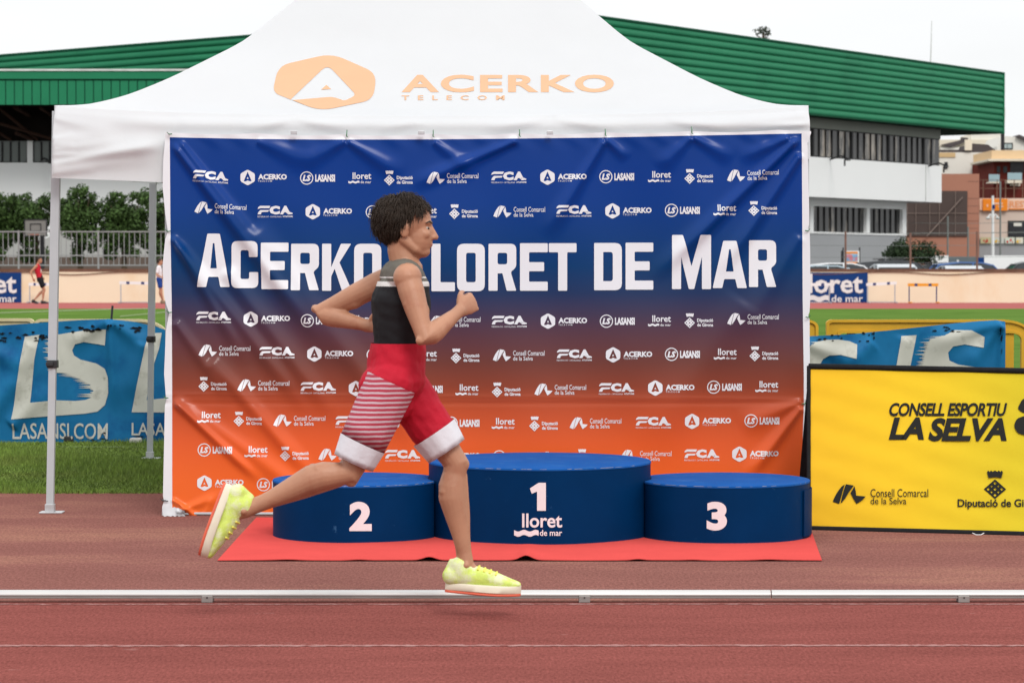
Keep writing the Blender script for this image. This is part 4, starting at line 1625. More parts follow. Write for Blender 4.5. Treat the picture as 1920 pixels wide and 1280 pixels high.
# basketball hoop
BHY = 105.0
m_board = mat('grey_board', C(128, 126, 122, 1.1), .7, .05, 1, spec=.1)
m_dark = mat('dark_steel', C(52, 52, 54, 1.1), .6, .15, 2, spec=.15)
hb = thing('basketball_hoop', 'grey basketball backboard on a dark post above the railing', 'basketball hoop', (X(71, BHY), BHY + 1.0, 0))
b = MB(); b.box((X(47, BHY), BHY, Z(443, BHY)), (X(88, BHY), BHY + .05, Z(412, BHY))); bd = b.build('backboard', m_board, hb)
def frame_rect(b, px0, py0, px1, py1, Y, w, d=.02):
    x0, x1, z0, z1 = X(px0, Y), X(px1, Y), Z(py1, Y), Z(py0, Y)
    b.box((x0, Y - d, z0), (x0 + w, Y, z1)); b.box((x1 - w, Y - d, z0), (x1, Y, z1))
    b.box((x0 + w, Y - d, z0), (x1 - w, Y, z0 + w)); b.box((x0 + w, Y - d, z1 - w), (x1 - w, Y, z1))
b = MB(); frame_rect(b, 46, 411, 89, 443.5, BHY - .001, .04); b.build('border', m_dark, bd)
b = MB(); frame_rect(b, 57, 419, 78, 434, BHY - .001, .035); b.build('target_square', m_dark, bd)
b = MB(); b.box((X(67.5, BHY), BHY + .9, 0), (X(75, BHY), BHY + 1.06, Z(436, BHY))); b.build('post', m_dark, hb)
b = MB(); b.box((X(69, BHY), BHY + .06, Z(433, BHY)), (X(73.5, BHY), BHY + .9, Z(429, BHY))); b.build('arm', m_dark, hb)
b = MB()
cx_, cz_ = X(67, BHY), Z(440, BHY)
b.tube([(cx_ + .225 * math.cos(R(a)), BHY - .27 + .225 * math.sin(R(a)), cz_) for a in range(0, 361, 20)], .012, 6)
b.build('rim', mat('rim_orange', C(190, 80, 40, 1.2), .6), hb)

# ------------------------------------------------------------------ hurdles
m_wbar = mat('hurdle_white', (.75, .75, .74), .5, .03, 3, spec=.2)
m_obar = mat('hurdle_orange', C(238, 160, 40, 1.15), .5, .04, 3, spec=.2)
m_bluep = mat('hurdle_blue', C(40, 56, 110, 1.1), .5, .1, 3, spec=.2)
m_hleg = mat('hurdle_grey', C(176, 180, 184, 1.15), .45, .05, 3, spec=.2)
def hurdle(label, px0, px1, pyt0, pyt1, pyb, Y, mb, ml, base=True):
    x0, x1 = X(px0, Y), X(px1, Y)
    z0, z1 = Z(pyt0, Y), Z(pyt1, Y)
    t = thing('hurdle', label, 'hurdle', ((x0 + x1) / 2, Y, 0), 'hurdles along the far wall')
    b = MB()
    b.prism([(x0, z0 - .075), (x1, z1 - .075), (x1, z1 + .035), (x0, z0 + .035)], Y - .02, Y + .02, lambda p, q: Vector((p[0], q, p[1])))
    br = b.build('top_bar', mb, t)
    for f0, f1 in ((.22, .32), (.68, .78)):
        b = MB()
        za = lambda f: z0 + (z1 - z0) * f
        b.prism([(x0 + (x1 - x0) * f0, za(f0) - .07), (x0 + (x1 - x0) * f1, za(f1) - .07), (x0 + (x1 - x0) * f1, za(f1) + .03), (x0 + (x1 - x0) * f0, za(f0) + .03)], Y - .024, Y - .0205, lambda p, q: Vector((p[0], q, p[1])))
        b.build('band', m_bluep if ml is not m_bluep else m_bluep, br)
    for f in (.045, .945):
        xx = x0 + (x1 - x0) * f
        b = MB()
        b.box((xx - .02, Y - .018, .05), (xx + .02, Y + .018, z0 + (z1 - z0) * f - .076))
        b.build('leg', ml, t)
        b = MB()
        b.box((xx - .025, Y - .6, .0), (xx + .025, Y + .05, .049), .008)
        b.build('foot', ml if mb is m_wbar else m_obar, t)
    if mb is m_wbar:
        b = MB()
        b.box((x0 + (x1 - x0) * .045 + .026, Y - .015, .012), (x0 + (x1 - x0) * .945 - .026, Y + .015, .045))
        b.build('base_bar', ml, t)
hurdle('white hurdle against the cream wall, between the tent legs', 224, 284, 529, 530, 567, 100.2, m_wbar, m_hleg)
hurdle('white hurdle behind the athlete in red', 54, 96, 532, 532, 567, 100.9, m_wbar, m_hleg)
hurdle('white hurdle in front of the blue town banner', 1500, 1558, 533, 532, 567, 100.3, m_wbar, m_hleg)
hurdle('white hurdle with a tilted bar just right of the blue town banner', 1624, 1681, 532.5, 529.5, 567, 100.6, m_wbar, m_hleg)
hurdle('orange hurdle with blue legs by the cream wall', 1702, 1759, 533, 533, 567, 100.4, m_obar, m_bluep)

# ================================================================== PAVILION WITH GREEN ROOF
m_green = mat('green_cladding', C(38, 132, 92, 1.25), .5, .06, .5, spec=.16, col2=C(30, 118, 82, 1.25), c2scale=.25, c2lo=.5, c2hi=.7)
m_greenD = mat('green_trim', C(24, 92, 66, 1.2), .55, .06, .5, spec=.12)
m_flash = mat('pale_flashing', (.55, .57, .54), .6, .2, 1.5)
m_pwall = mat('white_render', (.80, .81, .80), .85, .02, .15, spec=.05)
m_pgrey = mat('grey_lintel', C(136, 140, 132, 1.1), .8, .05, .3, spec=.05)
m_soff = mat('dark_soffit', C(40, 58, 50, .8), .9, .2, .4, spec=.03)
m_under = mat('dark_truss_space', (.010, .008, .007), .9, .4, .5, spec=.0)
m_trussb = mat('brown_truss', (.040, .022, .016), .8, .2, 1, spec=.05)
m_block = mat('grey_block_wall', C(158, 160, 162, 1.05), .9, .04, .25, spec=.05)
m_glass = mat('window_glass', (.05, .05, .05), .12, .3, .5, spec=.35, col2=(.36, .32, .27), c2scale=.5, c2lo=.53, c2hi=.62, stretch=(1.7, 1.7, .35))  # pale upright stripes painted into the glass colour in place of reflections
m_glassl = mat('grey_window_glass', (.12, .14, .13), .2, .15, .3, spec=.35)
m_mull = mat('black_mullion', (.012, .012, .013), .5, .2, 2, spec=.2)

PC = Vector((2.35, 128.9, 0))
PR_ = Vector((31.56, 170.0, 0))
pu = (PR_ - PC).normalized()
pn = Vector((pu.y, -pu.x, 0))
PLen = (PR_ - PC).length
def fp(s, z, off=0.0):
    return PC + pu * s + pn * off + Vector((0, 0, z))
def s_px(px, off=0.0):
    d = ray(px, 400)
    a = d.x / d.y
    o = PC + pn * off
    # (o.x + pu.x s) = a (o.y + pu.y s)
    return (a * o.y - o.x) / (pu.x - a * pu.y)
ZT_, ZB_ = 13.78, 9.95
pav = thing('sports_pavilion', 'big white sports pavilion with wide green ribbed roof behind the tent', 'pavilion', (6, 150, 0))
LF = Vector((-45, 168, 0))
# ribbed bands
def ribbed(name, A_, B_, nrm, n=10, amp=.10):
    prof = []
    for k in range(n):
        z0 = ZB_ + (ZT_ - ZB_) * k / n
        hgt = (ZT_ - ZB_) / n
        for f, o in ((0, 0), (.06, .03), (.22, .8), (.42, 1.0), (.66, .9), (.90, .55), (.97, .06)):
            prof.append((z0 + f * hgt, o * amp))
    prof.append((ZT_, 0))
    b = MB()
    rows = []
    for z, o in prof:
        rows.append([A_ + nrm * o + Vector((0, 0, z)), B_ + nrm * o + Vector((0, 0, z))])
    b.grid(rows)
    return b
ribbed('x', PC, PR_, pn).build('roof_cladding', m_green, pav)
ln = Vector((-.637, -.771, 0)) if False else Vector(((LF - PC).y, -(LF - PC).x, 0)).normalized() * -1
ribbed('x', PC, LF, ln).build('roof_cladding', m_green, pav)
plan = [PC, PR_, Vector((19.3, 178.7, 0)), Vector((-8, 195, 0)), LF]
cen = sum(plan, Vector()) / 5
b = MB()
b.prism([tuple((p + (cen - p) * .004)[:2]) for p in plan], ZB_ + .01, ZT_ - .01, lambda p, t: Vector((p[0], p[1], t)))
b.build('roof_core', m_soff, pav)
b = MB()
for A_, B_, nn in ((PC, PR_, pn), (PC, LF, ln)):
    q = [A_ + nn * .13, B_ + nn * .13, B_ - nn * .2, A_ - nn * .2]
    b.prism([tuple(p[:2]) for p in q], ZT_, ZT_ + .09, lambda p, t: Vector((p[0], p[1], t)))
b.build('roof_trim', m_greenD, pav)
b = MB()
q = [PR_ + pn * .13, PR_ + pn * .13 + pu * .12, PR_ - pn * 14.9 + pu * .12, PR_ - pn * 14.9]
b.prism([tuple(p[:2]) for p in q], ZB_ - .02, ZT_ + .09, lambda p, t: Vector((p[0], p[1], t)))
b.build('end_trim', m_green, pav)
# right facade
def slab(b, s0, s1, z0, z1, o0, o1):
    q = [fp(s0, 0, o0), fp(s1, 0, o0), fp(s1, 0, o1), fp(s0, 0, o1)]
    b.prism([tuple(p[:2]) for p in q], z0, z1, lambda p, t: Vector((p[0], p[1], t)))
sE = s_px(1763, -1.0)
b = MB(); slab(b, 2, sE, 9.35, 9.94, -1.0, -3); b.build('fascia', m_pgrey, pav)
b = MB(); slab(b, 2, sE + .05, 5.39, 7.68, -.94, -3); b.build('wall', m_pwall, pav)
sj = s_px(1735, -.94)
b = MB(); slab(b, sj, sj + .06, 5.40, 7.67, -.936, -.939); b.build('panel_joint', m_pgrey, pav)
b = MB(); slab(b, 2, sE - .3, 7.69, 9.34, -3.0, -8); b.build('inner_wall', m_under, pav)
edges = [1380, 1450, 1523, 1596, 1665, 1731, 1761]
for a_, c_ in zip(edges[:-1], edges[1:]):
    s0, s1 = s_px(a_, -1.1), s_px(c_, -1.1)
    b = MB(); slab(b, s0 + .1, s1, 7.75, 9.30, -1.12, -1.18)
    win = b.build('window', m_glass, pav)
    b = MB()
    slab(b, s0 - .1, s0 + .1, 7.69, 9.345, -1.03, -1.2)
    n = 6 if c_ - a_ > 40 else 2
    for k in range(1, n):
        sm = s0 + (s1 - s0) * k / n + .05 * math.sin(k * 7 + a_)
        slab(b, sm - .035, sm + .035, 7.76, 9.29, -1.05, -1.119)
    slab(b, s0 + .101, s1 - .101, 7.69, 7.749, -1.04, -1.2)
    slab(b, s0 + .101, s1 - .101, 9.301, 9.345, -1.04, -1.2)
    b.build('frame', m_mull, win)
# recessed ground floor
sG = s_px(1697, -2.2)
b = MB(); slab(b, 2, sG, 4.92, 5.385, -2.1, -4); b.build('lintel', m_pwall, pav)
b = MB(); slab(b, 2, sG, 0, 3.30, -2.15, -4); b.build('block_wall', m_block, pav)
b = MB(); slab(b, 2, sG + .02, 3.305, 3.42, -2.1, -4); b.build('sill', m_pwall, pav)
for a_, c_ in ((1622.5, 1628.5), (1690, 1697), (1516, 1523)):
    b = MB(); slab(b, s_px(a_, -2.2), s_px(c_, -2.2), 3.425, 4.915, -2.1, -2.5); b.build('pilaster', m_pwall, pav)
for a_, c_, n in ((1450, 1516, 6), (1523, 1622, 9), (1628.5, 1690, 6)):
    s0, s1 = s_px(a_, -2.3), s_px(c_, -2.3)
    b = MB(); slab(b, s0, s1, 3.43, 4.91, -2.32, -2.36)
    win = b.build('window', m_glass, pav)
    b = MB()
    for k in range(n + 1):
        sm = s0 + (s1 - s0) * k / n
        slab(b, sm - .035, sm + .035, 3.43, 4.91, -2.25, -2.315)
    b.build('frame', m_mull, win)
for pxl in (1556, 1740):
    sl_ = s_px(pxl, -.94)
    b = MB()
    b.tube([fp(sl_, 7.6, -.93), fp(sl_ - .6, 7.75, .1), fp(sl_ - 1.0, 7.5, .9), fp(sl_ - 2.2, 7.45, 1.2), fp(sl_ - 2.2, 7.1, 1.2)], .05, 6)
    b.build('lamp_bracket', m_mull, pav)
# left canopy and wall
q = [(2.69, 131.1), (2.9, 131.6), (-7.9, 145.2), (-8.0, 144.61)]
MB().prism(q, 0, ZB_ - .005, lambda p, t: Vector((p[0], p[1], t))).build('corner_wall', m_pwall, pav)
CY = 140.0
xl0, xl1 = X(-260, CY), X(492, CY)
zc0, zc1 = Z(196, CY), Z(149, CY)
b = MB(); b.box((xl0, CY, zc0), (xl1, CY + .3, zc1)); b.build('canopy_backing', m_greenD, pav)
b = MB()
x = X(-250, CY)
while x < xl1 - .4:
    b.box((x + .03, CY - .06, zc0 - .02), (x + .435, CY - .001, zc1 - .08))
    x += .466
o_ = b.build('canopy_cladding', m_green, pav)
b = MB(); b.box((xl0, CY - .14, zc1 + .01), (xl1, CY + .3, Z(134, CY))); b.build('canopy_fascia', m_green, pav)
b = MB(); b.box((xl0, CY - .2, Z(133.8, CY)), (xl1, CY + .4, Z(130, CY))); b.build('flashing', m_flash, pav)
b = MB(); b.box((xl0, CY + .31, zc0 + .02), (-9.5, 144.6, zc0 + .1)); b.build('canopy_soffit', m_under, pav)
b = MB()
for k in range(9):
    x = xl0 + 3.5 * k + .8
    b.tube([(x, CY + 2, zc0 - .02), (x + .4, 144.2, zc0 - .35)], .11, 6)
for (p, q) in (((-10, 196), (70, 262)), ((75, 202), (105, 222)), ((0, 232), (105, 263)), ((-60, 215), (20, 262)), ((30, 250), (60, 262))):
    b.tube([P(p[0], p[1], 142.5), P(q[0], q[1], 144.3)], .09, 6)
b.build('truss', m_trussb, pav)
WLY = 144.6
zw0, zw1 = Z(305, WLY), Z(264, WLY)
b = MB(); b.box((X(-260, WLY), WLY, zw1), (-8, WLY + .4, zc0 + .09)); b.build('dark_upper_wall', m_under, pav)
b = MB(); b.box((X(-260, WLY), WLY, 0), (-8, WLY + .4, zw0)); b.build('wall', m_pwall, pav)
for a_, c_ in ((-260, 52), (63, 250), (262, 420)):
    b = MB(); b.box((X(a_, WLY), WLY + .15, zw0 + .005), (X(c_, WLY), WLY + .25, zw1 - .005)); win = b.build('window', m_glassl, pav)
    b = MB()
    n = int((c_ - a_) / 15.5)
    for k in range(n + 1):
        xx = X(a_ + (c_ - a_) * k / n, WLY)
        b.box((xx - .04, WLY + .05, zw0 + .05), (xx + .04, WLY + .149, zw1 - .05))
    b.box((X(a_, WLY), WLY + .04, zw0 + .003), (X(c_, WLY), WLY + .149, zw0 + .049))
    b.build('frame', m_mull, win)
for a_, c_ in ((52.2, 62.8), (250.2, 261.8)):
    b = MB(); b.box((X(a_, WLY), WLY + .01, zw0 + .005), (X(c_, WLY), WLY + .4, zw1 - .005)); b.build('pilaster', m_pwall, pav)
b = MB()
b.tube([P(80, 297, WLY), P(86, 299, WLY - 1), P(92, 305, WLY - 1.5), P(106, 305.5, WLY - 1.5)], .06, 6)
b.build('lamp_bracket', m_mull, pav)

# pole and tree top over the roof
o = MB().tube([P(1744.5, 128, 167), P(1746, 80, 167), P(1747, 40, 167)], [.045, .03, .02], 6).build('antenna_pole', m_flash, loc=P(1744.5, 128, 167))
tag(o, 'thin pale antenna pole standing on the green roof near its right end', 'antenna')
pt_ = thing('pine_tree', 'tip of a pine tree showing above the green roof line', 'tree', (X(1428, 225), 225, 0))
b = MB()
xp = X(1428, 225)
b.tube([(xp, 225, 0), (xp, 225, Z(90, 225)), (xp + .1, 225, Z(60, 225))], [.4, .15, .06], 7)
for dx, pyb in ((-.5, 66), (.45, 64), (.15, 60), (-.3, 78), (.5, 76)):
    b.tube([(xp, 225, Z(pyb + 8, 225)), (xp + dx, 225, Z(pyb, 225))], [.07, .03], 5)
b.build('trunk', m_bark, pt_)
Zp = lambda py: Z(py, 225)
crown_mesh('crown', [(xp - .35, 225, Zp(60), .38), (xp + .25, 225, Zp(59), .42), (xp, 225.1, Zp(56.5), .35), (xp + .5, 225, Zp(62), .26), (xp - .3, 225, Zp(77), .36), (xp + .35, 225, Zp(76), .36), (xp + .05, 225, Zp(79), .4), (xp, 225, Zp(90), .8)], 900, .10, 31, leaf_mat('pine_needles', (.07, .085, .06)), pt_, (xp, 225, 0))

# ================================================================== BUILDINGS AT THE RIGHT
def bmat(name, c, E=1.1, **k):
    return mat(name, C(*c, E), .85, k.pop('var', .04), k.pop('scale', .25), spec=.05, **k)
m_terra = bmat('terracotta_panels', (176, 124, 104), scale=.15)
m_mesh = bmat('brown_mesh', (88, 76, 72), var=.1, scale=.3)
m_bone = bmat('bone_render', (214, 196, 182))
m_crm = bmat('cream_render', (226, 216, 196))
m_wht = bmat('white_plaster', (228, 224, 214), col2=C(200, 192, 176, 1.1), c2scale=.12, c2lo=.55, c2hi=.75)
m_redb = bmat('oxblood_brick', (104, 46, 40))
m_tan = bmat('tan_cornice', (232, 200, 158))
m_slate = bmat('dark_slate', (84, 78, 78), var=.12)
m_dkw = mat('dark_window', (.025, .026, .03), .25, .2, .5, spec=.3)
m_bglass = mat('balcony_glass', C(160, 186, 192, 1.2), .25, .05, .5, spec=.4)
m_osign = mat('orange_sign', C(238, 140, 44, 1.1), .6, .04, 1, spec=.1)
m_psign = mat('pink_sign', C(236, 198, 172, 1.1), .6, .04, 1, spec=.1)
m_ored = mat('orange_letter', C(232, 150, 96, 1.1), .6, .04, 1)
m_ltw = mat('light_panel', C(226, 224, 214, 1.1), .7, .03, 1)

def pbox(b, px0, py0, px1, py1, Y, dep, dz=0):
    b.box((X(px0, Y), Y, max(-.01, Z(py1, Y))), (X(px1, Y), Y + dep, Z(py0, Y)))
    return b
def part(name, m, par, px0, py0, px1, py1, Y, dep=.3):
    return pbox(MB(), px0, py0, px1, py1, Y, dep).build(name, m, par)

Y1 = 200.0
t = thing('sports_hall', 'terracotta hall with a tall brown mesh screen, right of the pavilion', 'building', (X(1750, Y1), Y1, 0))
part('wall', m_terra, t, 1600, 326, 1835, 520, Y1 + .31, 14)
part('mesh_screen', m_mesh, t, 1600, 358, 1813, 443, Y1 + .2, .1)
b = MB()
for px in (1668, 1700, 1716, 1742, 1760, 1790): pbox(b, px, 359, px + 1, 442, Y1 + .12, .07)
pbox(b, 1600, 399.5, 1812, 400.5, Y1 + .10, .019)
b.tube([P(1738, 443, Y1), P(1805, 370, Y1)], .045, 5)
b.build('screen_posts', bmat('screen_post_paint', (138, 122, 114)), t)
b = MB()
for py in (340, 372, 386, 400, 414, 428): pbox(b, 1813.5, py, 1834.5, py + .6, Y1 + .30, .009)
b.build('panel_joints', m_mesh, t)

Y2 = 206.0
t = thing('restaurant_block', 'low bone-coloured block with an orange sign and roof terrace at the right border', 'building', (X(1890, Y2), Y2, 0))
part('wall', m_bone, t, 1835.5, 372, 2050, 448, Y2 + .4, 12)
part('plinth', m_block, t, 1835.5, 448.2, 2050, 520, Y2 + .3, 12)
w_ = part('window', m_dkw, t, 1890, 415, 1960, 445, Y2 + .35, .049)
b = MB(); frame_rect(b, 1889, 414, 1961, 446, Y2 + .349, .08); b.build('frame', m_mull, w_)
part('notice', m_ltw, w_, 1900, 418, 1915, 424, Y2 + .33, .01)
s_ = part('sign_panel', m_psign, t, 1836, 372.5, 1890, 394, Y2 + .2, .19)
part('orange_box', m_osign, s_, 1842, 373, 1888, 395, Y2 + .05, .149)
b = MB(); b.flat(merge(fill([[(1862, 380), (1880, 380), (1880, 383), (1862, 383)]]), fill([[(1872, 386), (1881, 386), (1881, 388.5), (1872, 388.5)]]), fill([[(1850, 383), (1853, 383), (1853, 388), (1850, 388)]])), lambda x, y: P(x, y, Y2 + .03)); b.build('sign_marks', m_psign, s_)
s_ = part('sign_panel', m_psign, t, 1890.5, 374, 2050, 391, Y2 + .25, .14)
b = MB(); b.flat(text('RESTAURANT', (1893, 377, 1998, 389), .02), lambda x, y: P(x, y, Y2 + .23)); b.build('sign_lettering', m_ored, s_)
part('sign_edge', m_osign, s_, 1890.5, 391.2, 2050, 393, Y2 + .2, .19)
b = MB()
for px in (1842, 1868, 1884, 1900, 1916): pbox(b, px, 338, px + 1.2, 371.8, Y2 + .5, .1)
pbox(b, 1836, 337, 2050, 338, Y2 + .45, .05); pbox(b, 1836, 353, 2050, 354, Y2 + .45, .05)
b.build('terrace_rail', mat('terrace_wood', C(120, 92, 74, 1.1), .8), t)
for k, (px, c) in enumerate(((1838, (196, 190, 150)), (1862, (206, 210, 200)), (1884, (214, 222, 206)), (1902, (226, 224, 206)), (1918, (200, 224, 220)))):
    pn_ = part('poster', bmat('poster_base', c), t, px, 445, px + (20 if k < 4 else 40), 456.5, Y2 + .1, .1)
    b = MB()
    rr_ = random.Random(k)
    for _ in range(4):
        cx, cy = px + rr_.uniform(4, 15), rr_.uniform(448, 454)
        b.flat(fill([circle(cx, cy, rr_.uniform(1.2, 2.4), 8)]), lambda x, y, o=_ * .004: P(x, y, Y2 + .08 - o))
    b.build('poster_print', bmat('poster_print', ((190, 70, 60), (224, 180, 70), (206, 60, 60), (230, 190, 90), (90, 150, 120))[k]), pn_)

Y3 = 262.0
t = thing('white_apartments', 'stained white apartment block with dark slate roofs behind the terracotta hall', 'building', (X(1790, Y3), Y3, 0))
part('wall', m_wht, t, 1700, 286, 1878, 520, Y3 + .2, 14)
part('patch', bmat('ochre_patch', (206, 176, 132)), t, 1742, 286.5, 1790, 295, Y3 + .1, .09)
b = MB()
Zq = lambda py: Z(py, Y3)
b.prism([(X(1690, Y3), Zq(285.8)), (X(1872, Y3), Zq(285.8)), (X(1852, Y3), Zq(271)), (X(1824, Y3), Zq(269)), (X(1818, Y3), Zq(281)), (X(1690, Y3), Zq(281))], Y3 + .3, Y3 + 8, lambda p, q: Vector((p[0], q, p[1])))
b.build('roof', m_slate, t)
part('chimney', m_crm, t, 1808, 262, 1821, 282, Y3 - .1, .35)
for a, c, d, f in ((1770, 304, 1776, 316), (1838, 304, 1866, 318), (1836, 340, 1866, 356)):
    part('window', m_dkw, t, a, c, d, f, Y3 + .05, .14)
b = MB(); pbox(b, 1838, 311, 1866, 312, Y3 + .02, .029); b.build('shutter_bar', m_slate, t)
Y4 = 250.0
t = thing('red_apartments', 'oxblood apartment block with glass balconies and a tan cornice at the right border', 'building', (X(1900, Y4), Y4, 0))
part('wall', m_redb, t, 1862, 300, 2060, 520, Y4 + .5, 14)
part('cornice', m_tan, t, 1858, 282, 2060, 298, Y4 - .6, 10)
part('eaves', m_crm, t, 1852, 298.2, 2060, 302, Y4 - 1.0, 10)
for a, c in ((1868, 1874), (1880, 1887), (1910, 1915)):
    part('window', m_dkw, t, a, 312, c, 324, Y4 + .4, .09)
part('recess', m_dkw, t, 1893, 303, 1918, 323, Y4 + .42, .07)
for a, c, m_ in ((1853, 1873, m_bglass), (1888, 1915, m_bglass)):
    bl = part('balcony', m_crm, t, a, 338 if a > 1880 else 341, c, 343.5, Y4 - .9, 1.4)
    part('glass_panel', m_bglass, bl, a, 324 if a > 1880 else 327, c, 337.8 if a > 1880 else 340.5, Y4 - .9, .05)
part('patio', m_crm, t, 1893, 344, 1912, 349, Y4 + .3, .19)
Y5 = 310.0
t = thing('hillside_houses', 'pale hillside house with grey roofs under the green roof overhang', 'house', (X(1800, Y5), Y5, 0))
part('wall', m_crm, t, 1740, 262, 1880, 520, Y5 + .2, 10)
b = MB()
Zq = lambda py: Z(py, Y5)
b.prism([(X(1762, Y5), Zq(272)), (X(1800, Y5), Zq(263)), (X(1800, Y5), Zq(258)), (X(1812, Y5), Zq(259)), (X(1812, Y5), Zq(265)), (X(1780, Y5), Zq(277))], Y5 - .6, Y5 + .1, lambda p, q: Vector((p[0], q, p[1])))
b.build('roof', m_slate, t)
part('parapet', m_wht, t, 1762, 276, 1810, 281, Y5 - .3, .4)
part('upper_storey', m_wht, t, 1820, 251, 1882, 262, Y5 + .5, 8)
t = thing('gabled_house', 'white house with a dark gable roof and wide window near the right border', 'house', (X(1895, 290), 290, 0))
Zq = lambda py: Z(py, 290)
b = MB()
b.prism([(X(1852, 290), 0), (X(1952, 290), 0), (X(1952, 290), Zq(282)), (X(1905, 290), Zq(257)), (X(1880, 290), Zq(255)), (X(1868, 290), Zq(275))], 290, 300, lambda p, q: Vector((p[0], q, p[1])))
b.build('wall', m_wht, t)
b = MB()
b.prism([(X(1903, 290), Zq(257)), (X(1908, 290), Zq(253)), (X(1962, 290), Zq(276)), (X(1960, 290), Zq(284))], 289.5, 300, lambda p, q: Vector((p[0], q, p[1])))
b.build('roof', m_slate, t)
w_ = part('window', mat('pale_window', C(170, 184, 182, 1.1), .25, .05, .5, spec=.35), t, 1877, 268.5, 1897, 279.5, 289.9, .09)
b = MB(); frame_rect(b, 1876.5, 268, 1897.5, 280, 289.89, .1); pbox(b, 1886.7, 269, 1887.3, 279, 289.85, .04); b.build('frame', m_mull, w_)
b = MB()
b.tube([P(1880, 250, 280), P(1880, 228, 280)], .12, 6)
t = thing('mobile_mast', 'white mobile phone mast just right of the green roof end', 'mast', (X(1880, 280), 280, 0))
b.tube([(X(1880, 280), 280, 0), P(1880, 250, 280)], .2, 6)
b.build('pole', m_dark, t)
MB().tube([P(1881, 230, 279.8), P(1882, 204, 279.8)], .19, 10).build('antenna_panel', m_wht, t)

# car park wall, fence, lamp, poster, bush
Yp = 150.0
t = thing('car_park_wall', 'low white wall with a grey gate behind the parked cars', 'wall', (X(1840, Yp), Yp, 0))
part('wall', m_pwall, t, 1745, 479, 1778, 520, Yp, .3)
part('wall', m_pwall, t, 1845, 479, 2100, 520, Yp, .3)
part('gate', mat('grey_gate', C(94, 104, 108, 1.1), .6, .1, .6), t, 1778.2, 481, 1832, 520, Yp + .05, .2)
part('blue_notice', m_tblue, t, 1833, 483, 1844.8, 520, Yp - .02, .2)
b = MB(); b.flat(fill([circle(1796, 489, 2.2, 10)]), lambda x, y: P(x, y, Yp + .03)); b.build('round_sign', m_twhite, t)
fy = 104.5
t = thing('wire_fence', 'wire fence with rusty posts along the car park above the wall', 'fence', (X(1750, fy), fy, 0))
m_rp = mat('rusty_post', C(122, 90, 78, 1.1), .8, .25, 2)
m_gp = mat('grey_post', C(120, 126, 122, 1.1), .7, .1, 1)
for px, top, m_ in ((1585.5, 434, m_rp), (1707, 437, m_rp), (1832, 434, m_rp), (1950, 436, m_rp)):
    MB().tube([(X(px, fy), fy, 0), P(px, top, fy)], .042, 7).build('post', m_, t)
b = MB()
for py in (437, 460, 482):
    b.tube([P(1500, py, fy), P(1707, py + 1, fy), P(1960, py - 1, fy)], .008, 4)
b.build('wires', m_gp, t)
fy2 = 165.0
t = thing('tall_mesh_fence', 'tall thin grey fence posts in front of the terracotta hall', 'fence', (X(1800, fy2), fy2, 0))
for px, top in ((1777, 405), (1815, 425), (1875.5, 340)):
    MB().tube([(X(px, fy2), fy2, 0), P(px, top, fy2)], .055, 6).build('post', m_gp, t)
b = MB()
for py in (418, 436):
    b.tube([P(1700, py, fy2), P(1815, py + 1, fy2), P(1960, py - 2, fy2)], .012, 4)
b.build('wires', m_gp, t)
ly_ = 185.0
t = thing('street_lamp', 'white street lamp with two curved arms in front of the restaurant block', 'street lamp', (X(1861.5, ly_), ly_, 0))
MB().tube([(X(1861.5, ly_), ly_, 0), P(1861.5, 367, ly_)], [.12, .08], 8).build('pole', m_pwall, t)
for sg in (-1, 1):
    MB().tube([P(1861.5, 408, ly_), P(1861.5 + sg * 5, 402, ly_), P(1861.5 + sg * 9, 407, ly_)], .06, 6).build('arm', m_pwall, t)
    b = MB(); b.ball(P(1861.5 + sg * 9, 409, ly_), (.16, .16, .09)); b.build('lamp_head', m_flash, t)
MB().box((X(1859, ly_), ly_ - .18, Z(392, ly_)), (X(1864, ly_), ly_ - .125, Z(384, ly_))).build('camera_box', m_tblue, t)
yb_ = 116.0
t = thing('poster_board', 'small white notice board with orange stripes by the grey block wall', 'notice board', (X(1597, yb_), yb_, 0))
part('board', m_twhite, t, 1583, 470, 1611, 497, yb_, .08)
for a, c, d, f in ((1585, 472, 1608, 475.2), (1585, 491, 1608, 494.2)):
    b = MB(); b.flat(fill([[(a, c), (d, c), (d, f), (a, f)]]), lambda x, y: P(x, y, yb_ - .02))
    b.build('orange_stripe', m_osign, t)
b = MB(); b.flat(fill([[(1585, 477), (1608, 477), (1608, 489), (1585, 489)]]), lambda x, y: P(x, y, yb_ - .02)); b.build('picture', mat('picture_print', C(120, 170, 206, 1.1), .6, .3, 2.5, col2=C(206, 120, 130, 1.1), c2scale=2.0, c2lo=.5, c2hi=.56), t)
for px in (1581, 1612):
    MB().box((X(px, yb_) - .03, yb_ + .09, 0), (X(px, yb_) + .03, yb_ + .15, Z(464, yb_))).build('post', m_dark, t)
part('side_panel', m_dark, t, 1577, 470, 1580.5, 500, yb_, .1)
yb2 = 118.0
t = thing('olive_bush', 'wide dark green bush behind the dark parked estate car', 'bush', (X(1712, yb2), yb2, 0))
MB().tube([(X(1712, yb2), yb2, 0), (X(1712, yb2), yb2, 1.3), (X(1700, yb2), yb2, 2.1)], [.12, .09, .03], 7).build('trunk', m_bark, t)
rb = random.Random(5)
lob = [(X(1712, yb2) + rb.uniform(-.95, .95), yb2 + rb.uniform(-.5, .5), Z(470, yb2) + rb.uniform(-.3, .28), rb.uniform(.22, .42)) for _ in range(26)]
lob += [(X(1660, yb2), yb2, Z(476, yb2), .2), (X(1764, yb2), yb2, Z(478, yb2), .22), (X(1750, yb2), yb2, Z(488, yb2), .2)]
crown_mesh('crown', lob, 4200, .06, 77, m_leaf2, t, (X(1712, yb2), yb2, 0))

